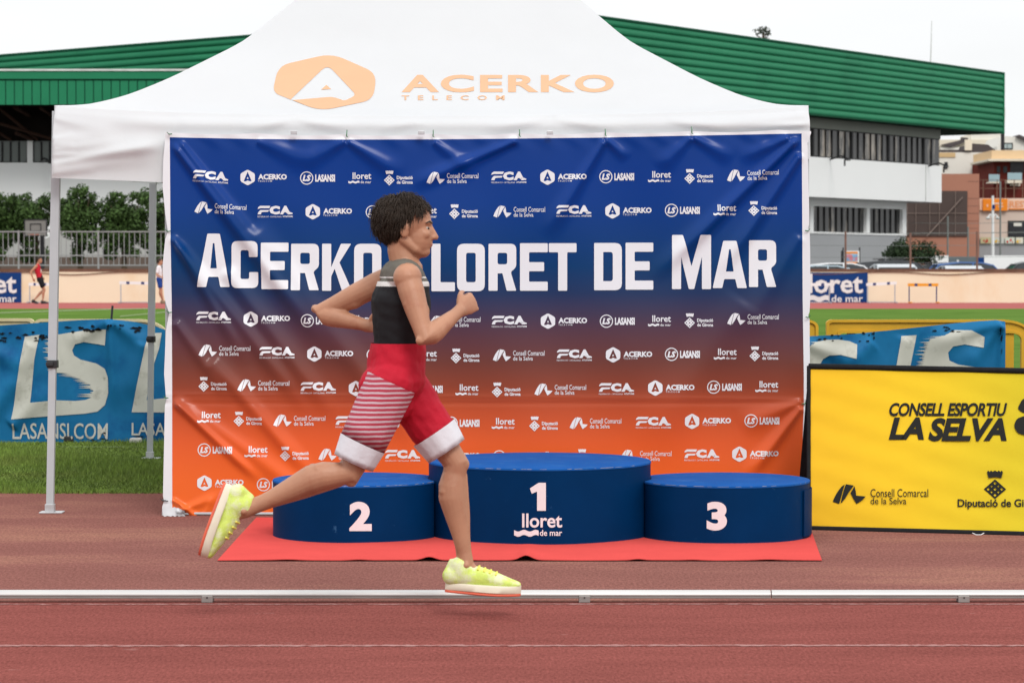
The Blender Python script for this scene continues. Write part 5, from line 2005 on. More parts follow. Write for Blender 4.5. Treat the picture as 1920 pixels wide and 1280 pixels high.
# ------------------------------------------------------------------ parked cars
m_cglass = mat('car_glass', (.03, .035, .04), .08, .1, 1, spec=.6)
m_tyre = mat('tyre_rubber', (.015, .015, .016), .8)
m_rim = mat('wheel_rim', (.4, .4, .42), .35, metal=.7)
m_lamp = mat('lamp_lens', (.5, .5, .5), .15)
def paint(name, c):
    return mat(name, c, .3, .03, 1, spec=.5)
def car_proto(label, px, Y, roof_z, m, L=4.3, Wd=1.76, flip=1, front=False, rack=False, group='cars parked behind the far wall'):
    """side profile along local x (nose at +x * flip); front = nose towards the camera"""
    cx = X(px, Y)
    t = thing('parked_car', label, 'car', (cx, Y, 0), group)
    hL = L / 2
    M = Matrix.Translation((cx, Y, 0)) @ (Matrix.Rotation(R(-90), 4, 'Z') if front else Matrix.Identity(4)) @ Matrix.Scale(flip, 4, (1, 0, 0))
    rz = roof_z
    bodyp = rounded([(-hL, .32), (hL, .32), (hL, .62), (hL - .12, .78), (hL - .95, .93), (-hL + .12, .98), (-hL, .85)], .12, 3)
    green = rounded([(-hL + .1, .95), (hL - .9, .90), (.62, rz - .10), (.15, rz - .012), (-.75, rz - .012), (-hL + .55, rz - .12)], .16, 4)
    roofp = rounded([(.70, rz - .115), (.22, rz - .0), (-.70, rz + .012), (-hL + .50, rz - .09), (-hL + .55, rz - .15), (-.7, rz - .04), (.2, rz - .05), (.66, rz - .16)], .04, 3)
    def tw(hw):
        return lambda p, q: M @ Vector((p[0], q * hw * (1 - .16 * max(0, p[1] - .9)), p[1]))
    b = MB(); b.prism(bodyp, -1, 1, tw(Wd / 2)); bd_ = b.build('body', m, t); autosmooth(bd_, 30)
    b = MB(); b.prism(green, -1, 1, tw(Wd / 2 - .06)); autosmooth(b.build('windows', m_cglass, t), 30)
    b = MB(); b.prism(roofp, -1, 1, tw(Wd / 2 - .05)); autosmooth(b.build('roof', m, t), 40)
    b = MB()
    for s_ in (-1, 1):
        for (x0, z0, x1, z1) in ((hL - .95, .92, .64, rz - .11), (-.15, .95, -.18, rz - .03), (-hL + .14, .97, -hL + .55, rz - .12)):
            q0 = M @ Vector((x0, s_ * (Wd / 2 - .055), z0)); q1 = M @ Vector((x1, s_ * (Wd / 2 - .055) * (1 - .16 * (z1 - .9)), z1))
            b.tube([q0, q1], .035, 6)
    b.build('pillars', m, t)
    for sx in (-1, 1):
        for s_ in (-1, 1):
            c = Vector((sx * (hL - .82), s_ * (Wd / 2 - .09), .32))
            b = MB(); b.tube([M @ (c + Vector((0, -.09, 0))), M @ (c + Vector((0, .10, 0)))], .32, 20); w_ = b.build('wheel', m_tyre, t)
            b = MB(); b.tube([M @ (c + Vector((0, s_ * .101, 0))), M @ (c + Vector((0, s_ * .12, 0)))], .2, 14); b.build('rim', m_rim, w_)
    for s_ in (-1, 1):
        b = MB(); b.ball(M @ Vector((hL - .06, s_ * .62, .70)), (.1, .16, .07) if not front else (.16, .1, .07)); b.build('headlight', m_lamp, t)
    if rack:
        b = MB()
        for s_ in (-1, 1):
            b.tube([M @ Vector((.2, s_ * .58, rz + .07)), M @ Vector((-1.1, s_ * .58, rz + .06))], .022, 6)
        for x_ in (-.05, -.8):
            b.box((x_ - .05, -.66, rz + .0), (x_ + .05, .66, rz + .09), 0, M)
        b.build('roof_rack', m_black, t)
    return t
m_white_p, m_dark_p, m_silver_p, m_blue_p, m_black_p, m_pale_p = (paint('white_car_paint', (.78, .79, .8)), paint('anthracite_car_paint', (.03, .034, .04)), paint('silver_car_paint', (.45, .48, .5)),
    paint('blue_car_paint', (.05, .13, .34)), paint('black_car_paint', (.012, .012, .014)), paint('pale_blue_car_paint', (.42, .52, .58)))
def rz_(py, Y):
    return Z(py, Y)
car_proto('pale blue car roof behind the blue town banner', 1556, 106.5, rz_(497.5, 106.5), m_pale_p, 4.0, 1.8, front=False)
car_proto('white car parked by the small notice board', 1585, 111.5, rz_(493, 111.5), m_white_p, 4.4)
car_proto('dark estate car with a roof rack in front of the wide bush', 1688, 112, rz_(488.5, 112), m_dark_p, 4.6, rack=True)
car_proto('silver car nose to the wall in front of the dark estate car', 1677, 106.5, rz_(495.5, 106.5), m_silver_p, 4.2, 1.75, front=True)
car_proto('black car with roof bars, left of the blue car', 1776, 113.5, rz_(496, 113.5), m_black_p, 3.9, rack=True)
car_proto('bright blue car parked in front of the grey gate', 1826, 111.5, rz_(491.5, 111.5), m_blue_p, 4.3)
car_proto('silver car nose to the wall in front of the blue car', 1803, 106.5, rz_(498.5, 106.5), m_silver_p, 4.2, 1.7, front=True)
car_proto('dark car cut by the right border of the picture', 1932, 110, rz_(490, 110), m_dark_p, 4.5, flip=-1)

# ================================================================== PEOPLE
def remeshed(b, voxel, smooth=3, fac=.5):
    bmesh.ops.recalc_face_normals(b.bm, faces=b.bm.faces[:])
    me = bpy.data.meshes.new('tmp')
    b.bm.to_mesh(me)
    b.bm.free()
    o = bpy.data.objects.new('tmp', me)
    COL.objects.link(o)
    m = o.modifiers.new('r', 'REMESH')
    m.mode = 'VOXEL'
    m.voxel_size = voxel
    if smooth:
        s = o.modifiers.new('s', 'SMOOTH')
        s.factor = fac
        s.iterations = smooth
    bpy.context.view_layer.update()
    dg = bpy.context.evaluated_depsgraph_get()
    out = bpy.data.meshes.new_from_object(o.evaluated_get(dg))
    bpy.data.objects.remove(o)
    bpy.data.meshes.remove(me)
    nb = MB()
    nb.bm.from_mesh(out)
    bpy.data.meshes.remove(out)
    for f in nb.bm.faces:
        f.material_index = 0
    return nb

def cut(b, p, n):
    """keep the side the normal points away from"""
    bmesh.ops.bisect_plane(b.bm, geom=b.bm.verts[:] + b.bm.edges[:] + b.bm.faces[:], plane_co=p, plane_no=n, clear_outer=True)
    return b

def basis(f, u):
    f = f.normalized()
    s = u.cross(f).normalized()
    u = f.cross(s).normalized()
    return f, s, u          # forward, left, up

def hand(b, wrist, direction, palm, thumb_side, sc=1.0, curl=.9):
    X_ = direction.normalized()
    N_ = (palm - X_ * palm.dot(X_)).normalized()
    S_ = (thumb_side - X_ * thumb_side.dot(X_) - N_ * thumb_side.dot(N_)).normalized()
    at = lambda x, s, n: wrist + (X_ * x + S_ * s + N_ * n) * sc
    b.limb([at(-.015, 0, 0), at(.02, .002, 0), at(.055, .003, .002), at(.088, .002, .004)], [.024 * sc, .031 * sc, .040 * sc, .039 * sc], S_, [.85, .55, .40, .36], 14)
    for k, (s, L) in enumerate(((.029, .074), (.010, .083), (-.010, .077), (-.028, .060))):
        p = [at(.080, s, .003)]
        a = .25 + .12 * k * .3
        cur = at(.092, s * 1.05, .004)
        p.append(cur)
        for seg_, bend in ((.45, curl * .75), (.31, curl * .85), (.24, curl * .5)):
            a += bend
            cur = cur + (X_ * math.cos(a) + N_ * math.sin(a)) * L * seg_ * sc
            p.append(cur)
        b.limb(p, [.0095 * sc, .0096 * sc, .0088 * sc, .0080 * sc, .0066 * sc], S_, None, 8)
    t0 = at(.022, .026, .006)
    b.limb([t0, at(.048, .046, .014), at(.072, .054, .026), at(.092, .050, .036)], [.014 * sc, .0125 * sc, .0105 * sc, .008 * sc], N_, None, 8)

def head_parts(b, c, f, u, sc=1.0, neck_to=None):
    f, s, u = basis(f, u)
    M = Matrix((f, s, u)).transposed()
    at = lambda a, q, h: c + (f * a + s * q + u * h) * sc
    b.ball(at(-.014, 0, .030), (.098 * sc, .076 * sc, .092 * sc), M, 20, 14)
    b.ball(at(.030, 0, -.030), (.062 * sc, .060 * sc, .088 * sc), M, 18, 12)
    b.ball(at(.050, 0, -.088), (.034 * sc, .036 * sc, .026 * sc), M, 14, 9)      # chin
    b.limb([at(-.018, .050, -.045), at(.030, .040, -.082), at(.055, .014, -.094)], [.02 * sc, .018 * sc, .016 * sc])   # jaw
    b.limb([at(-.018, -.050, -.045), at(.030, -.040, -.082), at(.055, -.014, -.094)], [.02 * sc, .018 * sc, .016 * sc])
    b.ball(at(.070, 0, .022), (.018 * sc, .048 * sc, .012 * sc), M, 14, 8)       # brow
    b.limb([at(.080, 0, .012), at(.094, 0, -.012), at(.103, 0, -.032)], [.008 * sc, .009 * sc, .0115 * sc])            # nose
    for q in (-1, 1):
        b.ball(at(.092, .010 * q, -.034), (.012 * sc, .008 * sc, .008 * sc), M, 8, 6)
        b.ball(at(.062, .036 * q, -.022), (.022 * sc, .020 * sc, .020 * sc), M, 10, 8)   # cheek
        b.ball(at(-.012, .078 * q, -.008), (.021 * sc, .008 * sc, .032 * sc), M, 10, 8)  # ear
        b.ball(at(-.004, .081 * q, .004), (.016 * sc, .007 * sc, .018 * sc), M, 10, 8)
    b.ball(at(.083, 0, -.056), (.010 * sc, .022 * sc, .006 * sc), M, 10, 6)      # lips
    b.ball(at(.081, 0, -.067), (.010 * sc, .019 * sc, .006 * sc), M, 10, 6)
    if neck_to is not None:
        b.limb([at(-.028, 0, -.02), at(-.030, 0, -.085), neck_to.lerp(at(-.03, 0, -.085), .25), neck_to], [.056 * sc, .054 * sc, .058 * sc, .072 * sc], s, [1.0, 1.02, 1.0, .9])
    return f, s, u, at, M

def hair_mesh(c, f, u, sc, voxel, seed, bulge=0.0):
    f, s, u = basis(f, u)
    M = Matrix((f, s, u)).transposed()
    r = random.Random(seed)
    b = MB()
    at = lambda a, q, h: c + (f * a + s * q + u * h) * sc
    b.ball(at(-.026, 0, .046), (.098 * sc, .080 * sc, .086 * sc), M, 18, 12)
    b.ball(at(-.066, 0, .008), (.058 * sc, .072 * sc, .070 * sc), M, 16, 10)
    nb0 = remeshed(b, max(voxel, .005), 1, .4)
    nb0.bm.normal_update()
    for v in nb0.bm.verts:
        q = v.co - c
        v.co = v.co + v.normal * (.006 * sc * mnoise.noise(q * 34) + bulge * .5 * max(0, -q.dot(f) / .1) * .3)
    crown = Vector((-.055, 0, .118))
    n = 0
    tries = 0
    want = 3600 if voxel < .006 else 160
    while n < want and tries < 60000:
        tries += 1
        d = Vector((r.gauss(0, 1), r.gauss(0, 1), r.gauss(0, 1))).normalized()
        p = Vector((-.024 + d.x * .104, d.y * .083, .036 + d.z * .096))
        if p.z < -.058 or (p.x > .052 and p.z < .088) or (p.x > -.010 and p.z < .036) or (p.x > .02 and p.z < .062):
            continue
        n += 1
        t = (p - crown)
        t = t - d * t.dot(d)
        t = (t.normalized() + Vector((-.55, r.gauss(0, .28), r.gauss(0, .28) - .12)))
        t = (t - d * t.dot(d)).normalized()
        L = r.uniform(.022, .046) * (1.15 if p.x < -.05 else 1)
        lift = .004 + bulge * max(0, -d.x) * r.uniform(.3, 1.1) + r.random() ** 4 * .012
        q0, q1, q2 = p, p + t * L * .5 + d * lift, p + t * L + d * lift * r.uniform(.3, 1.2) - Vector((0, 0, .006))
        w0 = r.uniform(.0009, .0019) if voxel < .006 else .0025
        nb0.limb([at(*q0), at(*q1), at(*q2)], [w0 * sc, w0 * .9 * sc, w0 * .35 * sc], None, None, 4)
    nb = nb0
    return nb

def smin_pts(a, c, n):
    return [a.lerp(c, k / n) for k in range(n + 1)]

def leg_chain(hip, knee, ankle, back, sc=1.0):
    """points and radii from hip to ankle; back = direction of the calf and the seat"""
    up_ = [(0, -.004, .080), (.2, -.012, .085), (.45, -.012, .075), (.70, -.006, .060), (.88, -.004, .052)]
    lo_ = [(0, -.004, .050), (.10, .006, .047), (.22, .020, .055), (.34, .024, .056), (.52, .016, .046), (.70, .008, .036), (.88, .002, .0295), (1, 0, .031)]
    p = [hip.lerp(knee, t) + back * (o * sc) for t, o, _ in up_] + [knee.lerp(ankle, t) + back * (o * sc) for t, o, _ in lo_]
    return p, [r * sc for _, _, r in up_ + lo_]

def arm_chain(sh, el, wr, sc=1.0):
    up_ = [(0, .049), (.22, .051), (.5, .0455), (.8, .036)]
    lo_ = [(0, .035), (.14, .0405), (.3, .0415), (.6, .032), (.85, .0255), (1, .0245)]
    p = [sh.lerp(el, t) for t, _ in up_] + [el.lerp(wr, t) for t, _ in lo_]
    return p, [r * sc for _, r in up_ + lo_]

def muscles(b, hip, knee, ankle, front, side):
    """kneecap, thigh heads, calf heads, shin and ankle bones"""
    ax = (ankle - knee).normalized()
    tx = (knee - hip).normalized()
    b.ball(knee + front * .030 + ax * .004, (.027, .027, .031))
    b.limb([knee - tx * .12 + front * .026 + side * .022, knee - tx * .08 + front * .030 + side * .028, knee - tx * .035 + front * .020 + side * .024], [.022, .028, .016])
    b.limb([knee - tx * .13 + front * .026 - side * .022, knee - tx * .09 + front * .031 - side * .030, knee - tx * .05 + front * .020 - side * .026], [.022, .026, .014])
    b.limb([knee - tx * .10 - front * .034, knee - tx * .02 - front * .036 + side * .024, knee + ax * .05 - front * .022 + side * .026], [.026, .016, .012])
    b.limb([knee + ax * .05 - front * .034 + side * .018, knee + ax * .13 - front * .050 + side * .020, knee + ax * .21 - front * .030 + side * .012], [.022, .031, .018])
    b.limb([knee + ax * .05 - front * .032 - side * .018, knee + ax * .11 - front * .046 - side * .020, knee + ax * .18 - front * .028 - side * .014], [.022, .029, .017])
    b.limb([knee + ax * .05 + front * .030, knee + ax * .2 + front * .026, ankle + front * .014 - ax * .06], [.014, .012, .010])
    b.limb([ankle - ax * .14 - front * .022, ankle - ax * .03 - front * .026, ankle + ax * .03 - front * .030], [.014, .010, .012])
    for q in (-1, 1):
        b.ball(ankle + side * (.028 * q), .014)

def cloth_folds(nb, amp, sx, sz):
    nb.bm.normal_update()
    for v in nb.bm.verts:
        p = v.co
        n = mnoise.noise((p.x * sx + p.z * sz * .5, p.y * sx, p.z * sz - p.x * sx * .4)) + .5 * mnoise.noise((p.x * sx * 2.3, p.y * sx * 2.3, p.z * sz * 2.1 + p.x * 9))
        v.co = p + v.normal * (amp * n)

def shoe(par, ankle, heel_dir, up, L, mats, sc=1.0, socks=None):
    """heel_dir: unit vector from heel to toe; up: out of the shoe opening"""
    f, s, u = basis(heel_dir, up)
    at = lambda x, q, h: ankle + (f * x + s * q + u * h) * sc
    b = MB()
    b.limb([at(-.052, 0, -.044), at(-.01, 0, -.040), at(.05, .002, -.042), at(.11, .004, -.052), at(.165, .004, -.060), at(.195, .003, -.062)],
           [.034 * sc, .036 * sc, .039 * sc, .044 * sc, .040 * sc, .030 * sc], s, [1.05, 1.15, 1.0, .72, .5, .40], 16)
    b.limb([at(-.020, 0, -.006), at(-.014, 0, -.022), at(-.006, 0, -.04)], [.037 * sc, .040 * sc, .039 * sc], s, [1.15, 1.2, 1.2], 14)
    b.limb([at(-.066, 0, -.034), at(-.056, 0, .010)], [.016 * sc, .010 * sc], s, None, 8)
    nb = remeshed(b, .006 * sc if sc > .9 else .006, 2)
    sh_ = nb.build('shoe', mats[0], par, smooth=True)
    # midsole and outsole follow the foot outline with a toe spring
    def outl(grow):
        pts = []
        for k in range(36):
            a = 2 * math.pi * k / 36
            x = .068 + .140 * math.cos(a)
            wdt = .040 + .008 * math.cos(a) - .006 * math.sin(a * 2)
            pts.append((x * 1.0, math.sin(a) * (wdt + grow)))
        return pts
    def layer(h0, h1, grow, name, m):
        bb = MB()
        rings = []
        for h, g in ((h0, grow - .004), (h0 + .003, grow), (h1 - .003, grow), (h1, grow - .003)):
            rings.append([at(x, q, h + .10 * max(0, (x - .10)) ** 1.5 * 1.2 + .02 * max(0, -.03 - x)) for x, q in outl(g)])
        bb.loft(rings)
        autosmooth(bb.build(name, m, sh_), 50)
    layer(-.096, -.068, .006, 'midsole', mats[1])
    layer(-.106, -.0962, .004, 'outsole', mats[2])
    b = MB()
    for k in range(4):
        x = .045 + .022 * k
        b.limb([at(x, -.026, -.012 - .005 * k), at(x + .004, 0, -.002 - .006 * k), at(x, .028, -.012 - .005 * k)], [.0042 * sc] * 3, None, None, 6)
    b.build('laces', mats[3], sh_)

m_skin = mat('skin', (.43, .215, .130), .46, .10, 7, .10, 220, spec=.35, col2=(.36, .145, .085), c2scale=9, c2lo=.52, c2hi=.75)
m_hair = mat('dark_hair', (.030, .019, .012), .55, .35, 50, .4, 120, spec=.3, stretch=(1, 1, 3))
m_eye = mat('eye_white', (.36, .33, .30), .3)
m_iris = mat('iris_dark', (.02, .012, .008), .15)
m_lip = mat('lips', (.42, .16, .13), .45, .05, 20)

def face_bits(root, at, f, s, u, sc):
    for q in (-1, 1):
        b = MB(); b.ball(at(.0665, .030 * q, .001), .0105 * sc, None, 10, 8); e_ = b.build('eye', m_eye, root, smooth=True)
        b = MB(); b.ball(at(.0745, .031 * q, .001), .0060 * sc, None, 8, 6); b.build('iris', m_iris, e_, smooth=True)
        b = MB(); b.limb([at(.086, .014 * q, .022), at(.081, .034 * q, .028), at(.068, .049 * q, .022)], [.0035 * sc, .0045 * sc, .002 * sc], None, None, 6); b.build('eyebrow', m_hair, root)
    b = MB(); b.ball(at(.0865, 0, -.0615), (.0058 * sc, .018 * sc, .0055 * sc), Matrix((f, s, u)).transposed(), 10, 6); b.build('lips', m_lip, root, smooth=True)

# ---- the runner crossing in front (photographed mid-stride; built at rest in that pose)
RD = 10.26
def J(px, py, dy=0.0):
    return P(px, py, RD + dy)
hip_c, waist, chest, neckb, headc = J(741, 712), J(746, 648), J(752, 568), J(762, 505), J(768, 428)
shR, shL = J(764, 520, -.165), J(738, 519, .165)
hpR, hpL = J(734, 716, -.085), J(750, 716, .085)
knR, anR = J(655, 884, -.095), J(458, 957, -.09)
knL, anL = J(853, 868, .09), J(874, 1058, .085)
elR, wrR = J(797, 636, -.235), J(862, 583, -.10)
elL, wrL = J(597, 587, .22), J(692, 611, .15)
runner = thing('person', 'large runner in black singlet and red shorts striding past the podium', 'person', (hip_c.x, RD, 0))
SIDE = Vector((0, 1, 0))
fwd = Vector((1, 0, 0))
b = MB()
b.limb([J(738, 745), hip_c, J(743, 680), waist, J(749, 610), chest, J(757, 532), J(760, 512)], [.09, .136, .128, .116, .126, .146, .140, .085], SIDE, [.9, .74, .74, .75, .78, .74, .64, .7], 24)
b.ball(hip_c + Vector((-.055, -.055, -.03)), (.078, .070, .09)); b.ball(hip_c + Vector((-.055, .055, -.03)), (.078, .070, .09))
b.limb([shL, J(760, 512), shR], [.052, .062, .052])
for sh_, el_, wr_ in ((shR, elR, wrR), (shL, elL, wrL)):
    b.ball(sh_, .056)
    b.limb(*arm_chain(sh_, el_, wr_), SIDE)
    ua = (el_ - sh_).normalized()
    fa = (wr_ - el_).normalized()
    inn = (fa - ua * fa.dot(ua)).normalized()
    b.limb([sh_.lerp(el_, .28) + inn * .018, sh_.lerp(el_, .55) + inn * .022, sh_.lerp(el_, .85) + inn * .010], [.024, .030, .018])
    b.limb([sh_.lerp(el_, .15) - inn * .018, sh_.lerp(el_, .42) - inn * .020, sh_.lerp(el_, .78) - inn * .012], [.024, .029, .018])
    b.limb([sh_.lerp(el_, .85) + SIDE * .004, el_ + fa * .07 - ua * .004, el_ + fa * .15], [.016, .024, .014])
    b.ball(el_ - inn * .018 - fa * .006, .018)
backR = (knR - anR).cross(SIDE).normalized()
backR = backR if backR.z > 0 else -backR
backL = Vector((-1, 0, .0))
for h_, k_, a_, bk in ((hpR, knR, anR, backR), (hpL, knL, anL, backL)):
    b.limb(*leg_chain(h_, k_, a_, bk), SIDE, None, 18)
    muscles(b, h_, k_, a_, -bk, SIDE)
# feet inside the shoes
fR = (J(392, 1062, -.09) - J(442, 925, -.09)).normalized()
uR = SIDE.cross(fR) * -1
uR = uR if (uR.dot(knR - anR) > 0) else -uR
fL = (J(985, 1100, .085) - J(830, 1090, .085)).normalized()
uL = Vector((0, 0, 1))
b.limb([anR, anR + fR * .05 - uR * .04, anR + fR * .15 - uR * .055], [.026, .022, .016])
b.limb([anL, anL + fL * .05 - uL * .04, anL + fL * .15 - uL * .055], [.026, .022, .016])
hand(b, wrR, J(905, 556, .0) - wrR, Vector((0, 1, .15)), Vector((.2, 0, 1)), 1.0, .95)
hand(b, wrL, J(735, 606, .08) - wrL, Vector((0, -1, .1)), Vector((.1, 0, 1)), 1.0, .95)
f_, s_, u_, at_, M_ = head_parts(b, headc, Vector((1, -.05, -.03)), Vector((.06, 0, 1)), 1.0, neckb)
nb = remeshed(b, .0042, 4)
nb.build('body', m_skin, runner, smooth=True)
face_bits(runner, at_, f_, s_, u_, 1.0)
hair_mesh(headc, f_, u_, .99, .0045, 5, .018).build('hair', m_hair, runner, smooth=True)

# singlet
zz = lambda py: Z(py, RD)
def banded(name, stops, m_base_rough=.75):
    m = bpy.data.materials.new(name)
    m.use_nodes = True
    t = m.node_tree
    bs = t.nodes['Principled BSDF']
    bs.inputs['Roughness'].default_value = m_base_rough
    bs.inputs['Specular IOR Level'].default_value = .15
    tc = t.nodes.new('ShaderNodeTexCoord'); sx = t.nodes.new('ShaderNodeSeparateXYZ')
    t.links.new(tc.outputs['Object'], sx.inputs[0])
    mr = t.nodes.new('ShaderNodeMapRange')
    lo, hi = zz(700), zz(470)
    mr.inputs['From Min'].default_value = lo; mr.inputs['From Max'].default_value = hi
    t.links.new(sx.outputs['Z'], mr.inputs['Value'])
    r = t.nodes.new('ShaderNodeValToRGB'); r.color_ramp.interpolation = 'CONSTANT'
    el = r.color_ramp.elements
    while len(el) < len(stops): el.new(.5)
    for k, (py, c) in enumerate(stops):
        el[k].position = max(0, min(1, (zz(py) - lo) / (hi - lo))); el[k].color = (*c, 1)
    t.links.new(mr.outputs[0], r.inputs[0]); t.links.new(r.outputs[0], bs.inputs['Base Color'])
    nz = t.nodes.new('ShaderNodeTexNoise'); nz.inputs['Scale'].default_value = 22
    t.links.new(tc.outputs['Object'], nz.inputs['Vector'])
    bp = t.nodes.new('ShaderNodeBump'); bp.inputs['Strength'].default_value = .35; bp.inputs['Distance'].default_value = .008
    t.links.new(nz.outputs['Fac'], bp.inputs['Height']); t.links.new(bp.outputs[0], bs.inputs['Normal'])
    return m
BLK, WHT, GRY = (.016, .016, .018), (.62, .60, .58), (.13, .12, .10)
m_singlet = banded('singlet_cloth', [(700, BLK), (537, WHT), (528, GRY), (522, WHT), (519, GRY)])
b = MB()
b.limb([J(744, 668), waist, J(749, 610), chest, J(756, 540), J(759, 524)], [.126, .122, .134, .154, .150, .118], SIDE, [.76, .78, .80, .765, .69, .66], 24)
sc_ = J(760, 512)
b.limb([shL.lerp(sc_, .36) + Vector((-.006, 0, -.004)), sc_ + Vector((-.010, 0, -.012)), shR.lerp(sc_, .36) + Vector((-.006, 0, -.004))], [.066, .080, .066], Vector((1, 0, 0)), [1.0, .95, 1.0])
b.limb([J(752, 560), J(757, 528), sc_ + Vector((-.012, 0, -.02))], [.150, .132, .10], SIDE, [.76, .78, .85], 20)
nb = remeshed(b, .005, 3)
cloth_folds(nb, .005, 9, 17)
cut(nb, J(744, 660), Vector((0, 0, -1)))
sg = nb.build('singlet', m_singlet, runner, smooth=True)
m_red = mat('red_shorts_cloth', (.46, .012, .03), .7, .12, 5, .3, 40, spec=.15)
m_hem = mat('white_hem_cloth', (.68, .68, .72), .75, .04, 8, .2, 50, spec=.1)
m_stripe = bpy.data.materials.new('striped_shorts_cloth')
m_stripe.use_nodes = True
t = m_stripe.node_tree
bs = t.nodes['Principled BSDF']
bs.inputs['Roughness'].default_value = .7
bs.inputs['Specular IOR Level'].default_value = .15
tc = t.nodes.new('ShaderNodeTexCoord'); wv = t.nodes.new('ShaderNodeTexWave')
wv.bands_direction = 'Z'; wv.inputs['Scale'].default_value = 17; wv.inputs['Distortion'].default_value = .8; wv.inputs['Detail'].default_value = 2
t.links.new(tc.outputs['Object'], wv.inputs['Vector'])
r = t.nodes.new('ShaderNodeValToRGB'); r.color_ramp.elements[0].position = .55; r.color_ramp.elements[1].position = .66
r.color_ramp.elements[0].color = (.42, .05, .08, 1); r.color_ramp.elements[1].color = (.56, .42, .46, 1)
t.links.new(wv.outputs['Fac'], r.inputs[0]); t.links.new(r.outputs[0], bs.inputs['Base Color'])
b = MB()
b.limb([J(739, 752), J(740, 730), hip_c, J(743, 680), J(746, 652)], [.09, .132, .148, .144, .136], SIDE, [.9, .80, .78, .79, .81], 24)
b.ball(hip_c + Vector((-.057, -.055, -.03)), (.083, .076, .097)); b.ball(hip_c + Vector((-.057, .055, -.03)), (.083, .076, .097))
def shleg(h_, k_, f0, f1, w0, w1):
    return [h_.lerp(k_, f0 + (f1 - f0) * i / 4) for i in range(5)], [w0 + (w1 - w0) * i / 4 for i in range(5)]
b.limb(*shleg(hpL, knL, 0, .66, .102, .087), SIDE)
b.limb(*shleg(hpR, knR, 0, .26, .090, .084), SIDE)
nb = remeshed(b, .005, 3)
cloth_folds(nb, .006, 11, 14)
cut(nb, J(745, 643), Vector((0, 0, 1)))
sho = nb.build('shorts', m_red, runner, smooth=True)
def tube_open(h_, k_, f0, f1, w0, w1, name, m, par):
    p, w_ = shleg(h_, k_, f0, f1, w0, w1)
    b = MB()
    ax = (k_ - h_).normalized()
    s1 = SIDE - ax * SIDE.dot(ax); s1.normalize()
    s2 = ax.cross(s1)
    rr_ = random.Random(3)
    rings = []
    seq = list(zip(p, w_))
    for (c, q) in seq + [(p[-1] - ax * .004, w_[-1] - .006), (p[0] + ax * .02, w_[0] - .008)]:
        rings.append([c + s1 * math.cos(2 * math.pi * k / 28) * (q + .003 * math.sin(k * 1.9)) + s2 * math.sin(2 * math.pi * k / 28) * (q + .003 * math.sin(k * 1.9)) for k in range(28)])
    b.loft(rings, True, False)
    return b.build(name, m, par, smooth=True)
tube_open(hpR, knR, .0, .70, .099, .089, 'striped_leg', m_stripe, sho)
tube_open(hpR, knR, .68, .90, .0915, .080, 'hem', m_hem, sho)
tube_open(hpL, knL, .62, .85, .0955, .083, 'hem', m_hem, sho)
m_neon = mat('neon_yellow_mesh', (.60, .74, .16), .7, .14, 30, .3, 200, spec=.15, col2=(.70, .74, .46), c2scale=16, c2lo=.45, c2hi=.6)
m_mid = mat('cream_foam', (.72, .66, .52), .7, .05, 20)
m_out = mat('coral_rubber', (.70, .13, .07), .7, .08, 20)
m_lace = mat('yellow_lace', (.78, .72, .12), .7)
shoe(runner, anR, fR, uR, .28, (m_neon, m_mid, m_out, m_lace), 1.07)
shoe(runner, anL, fL, uL, .28, (m_neon, m_mid, m_out, m_lace), 1.07)

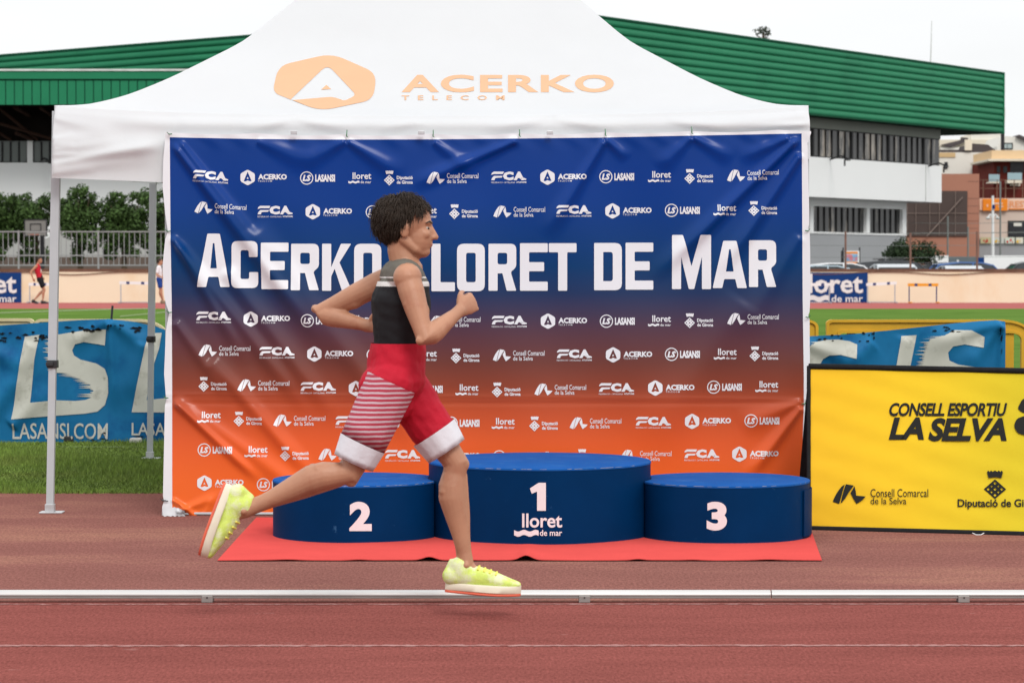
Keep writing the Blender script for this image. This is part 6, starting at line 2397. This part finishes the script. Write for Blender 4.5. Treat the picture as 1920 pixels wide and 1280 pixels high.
# ---- the two athletes on the far side of the track
def far_person(label, foot, sc, pose, m_top, m_short, sleeves, m_shoe, bib=None):
    root = thing('person', label, 'person', foot)
    def Q(x, y, z):
        return foot + Vector((x, y, z)) * sc
    p = {k: Q(*v) for k, v in pose.items()}
    b = MB()
    mid = lambda a, c, t: p[a].lerp(p[c], t)
    b.limb([p['hip'] + Vector((0, 0, -.06)), p['hip'], mid('hip', 'chest', .45), p['chest'], mid('chest', 'neck', .7)], [.10, .145, .125, .15, .11], SIDE, [.9, .72, .74, .7, .62], 16)
    for sd in ('R', 'L'):
        b.ball(p['sh' + sd], .055)
        b.limb(*arm_chain(p['sh' + sd], p['el' + sd], p['wr' + sd]), Vector((1, 0, 0)), None, 10)
        bk = Vector((-1, 0, 0))
        b.limb(*leg_chain(p['hp' + sd], p['kn' + sd], p['an' + sd], bk), SIDE, None, 12)
        hand(b, p['wr' + sd], (p['wr' + sd] - p['el' + sd]) + Vector((.02, 0, -.05)), Vector((.2, 1 if sd == 'R' else -1, 0)), Vector((1, 0, .2)), 1.0, .5)
    f_, s_, u_, at_, M_ = head_parts(b, p['head'], Vector((1, -.1, -.03)), Vector((.05, 0, 1)), 1.0, p['neck'])
    remeshed(b, .011, 2).build('body', m_skin, root, smooth=True)
    hair_mesh(p['head'], f_, u_, 1.0, .009, 9, .004).build('hair', m_hair, root, smooth=True)
    b = MB()
    b.limb([p['hip'] + Vector((0, 0, .02)), mid('hip', 'chest', .5), p['chest'], mid('chest', 'neck', .72)], [.155, .142, .163, .13], SIDE, [.76, .78, .74, .66], 16)
    b.limb([p['shL'].lerp(p['neck'], .2), p['neck'].lerp(p['chest'], .22), p['shR'].lerp(p['neck'], .2)], [.05, .07, .05])
    if sleeves:
        for sd in ('R', 'L'):
            b.limb([p['sh' + sd], p['sh' + sd].lerp(p['el' + sd], .65)], [.066, .058])
    tp = remeshed(b, .011, 2).build('vest' if not sleeves else 'shirt', m_top, root, smooth=True)
    if bib:
        b = MB(); b.box((-.004, -.09, -.07), (.004, .09, .07), 0, Matrix.Translation(p['chest'] + Vector((.125, 0, -.06)))); b.build('number_bib', m_ltw, tp)
    b = MB()
    b.limb([p['hip'] + Vector((0, 0, -.05)), p['hip'], p['hip'] + Vector((0, 0, .07))], [.13, .158, .142], SIDE, [.85, .78, .78], 16)
    for sd in ('R', 'L'):
        b.limb([p['hp' + sd], p['hp' + sd].lerp(p['kn' + sd], .62)], [.100, .092])
    remeshed(b, .011, 2).build('shorts', m_short, root, smooth=True)
    for sd in ('R', 'L'):
        fd = (p['toe' + sd] - p['an' + sd]); fd = Vector((fd.x, fd.y, fd.z + .08 * sc)).normalized()
        shoe(root, p['an' + sd], fd, SIDE.cross(fd) * -1 if (SIDE.cross(fd) * -1).z > 0 else SIDE.cross(fd), .28, m_shoe)
    return root
def yflat(px, py):
    q = G(px, py)
    return Vector((q.x, q.y, 0))
m_redv = mat('red_vest_cloth', (.46, .02, .035), .75, .05, 6, spec=.1)
m_blks = mat('black_shorts_cloth', (.014, .014, .016), .75, .1, 6, spec=.1)
m_wts = mat('white_shirt_cloth', (.72, .72, .74), .8, .03, 6, spec=.1)
m_blus = mat('blue_shorts_cloth', (.02, .06, .26), .75, .08, 6, spec=.1)
m_shd = mat('dark_shoe', (.02, .02, .022), .7)
m_sht = mat('tan_shoe', (.22, .16, .10), .7)
FY = 98.5
foot1 = Vector((X(76, FY), FY, .0))
far_person('athlete in a red vest and black shorts jogging by the far wall', foot1, 1.0, dict(
    hip=(-.02, 0, .93), chest=(-.10, 0, 1.27), neck=(-.09, 0, 1.46), head=(-.03, 0, 1.62), shR=(-.12, -.16, 1.40), shL=(-.10, .16, 1.40),
    elR=(-.32, -.22, 1.18), wrR=(-.24, -.22, .95), elL=(-.05, .24, 1.15), wrL=(.05, .18, .98),
    hpR=(-.02, -.08, .92), hpL=(.0, .08, .92), knR=(.16, -.08, .52), knL=(.10, .09, .50), anR=(.10, -.08, .105), anL=(-.26, .09, .13),
    toeR=(.30, -.08, .03), toeL=(-.09, .09, .0)), m_redv, m_blks, False, (m_shd, m_shd, m_shd, m_blks), bib=True)
foot2 = Vector((X(301, FY), FY, 0))
far_person('athlete in a white shirt and blue shorts half hidden by the sponsor banner', foot2, 1.0, dict(
    hip=(-.04, 0, .92), chest=(-.05, 0, 1.22), neck=(-.04, 0, 1.41), head=(.0, 0, 1.56), shR=(-.06, -.17, 1.35), shL=(-.05, .17, 1.35),
    elR=(-.10, -.22, 1.07), wrR=(.08, -.20, 1.0), elL=(.0, .24, 1.08), wrL=(.16, .16, 1.05),
    hpR=(-.05, -.08, .91), hpL=(-.03, .08, .91), knR=(.04, -.08, .50), knL=(-.02, .09, .50), anR=(.12, -.08, .105), anL=(.06, .09, .105),
    toeR=(.32, -.08, .03), toeL=(.26, .09, .03)), m_wts, m_blus, True, (m_sht, m_sht, m_sht, m_blks))
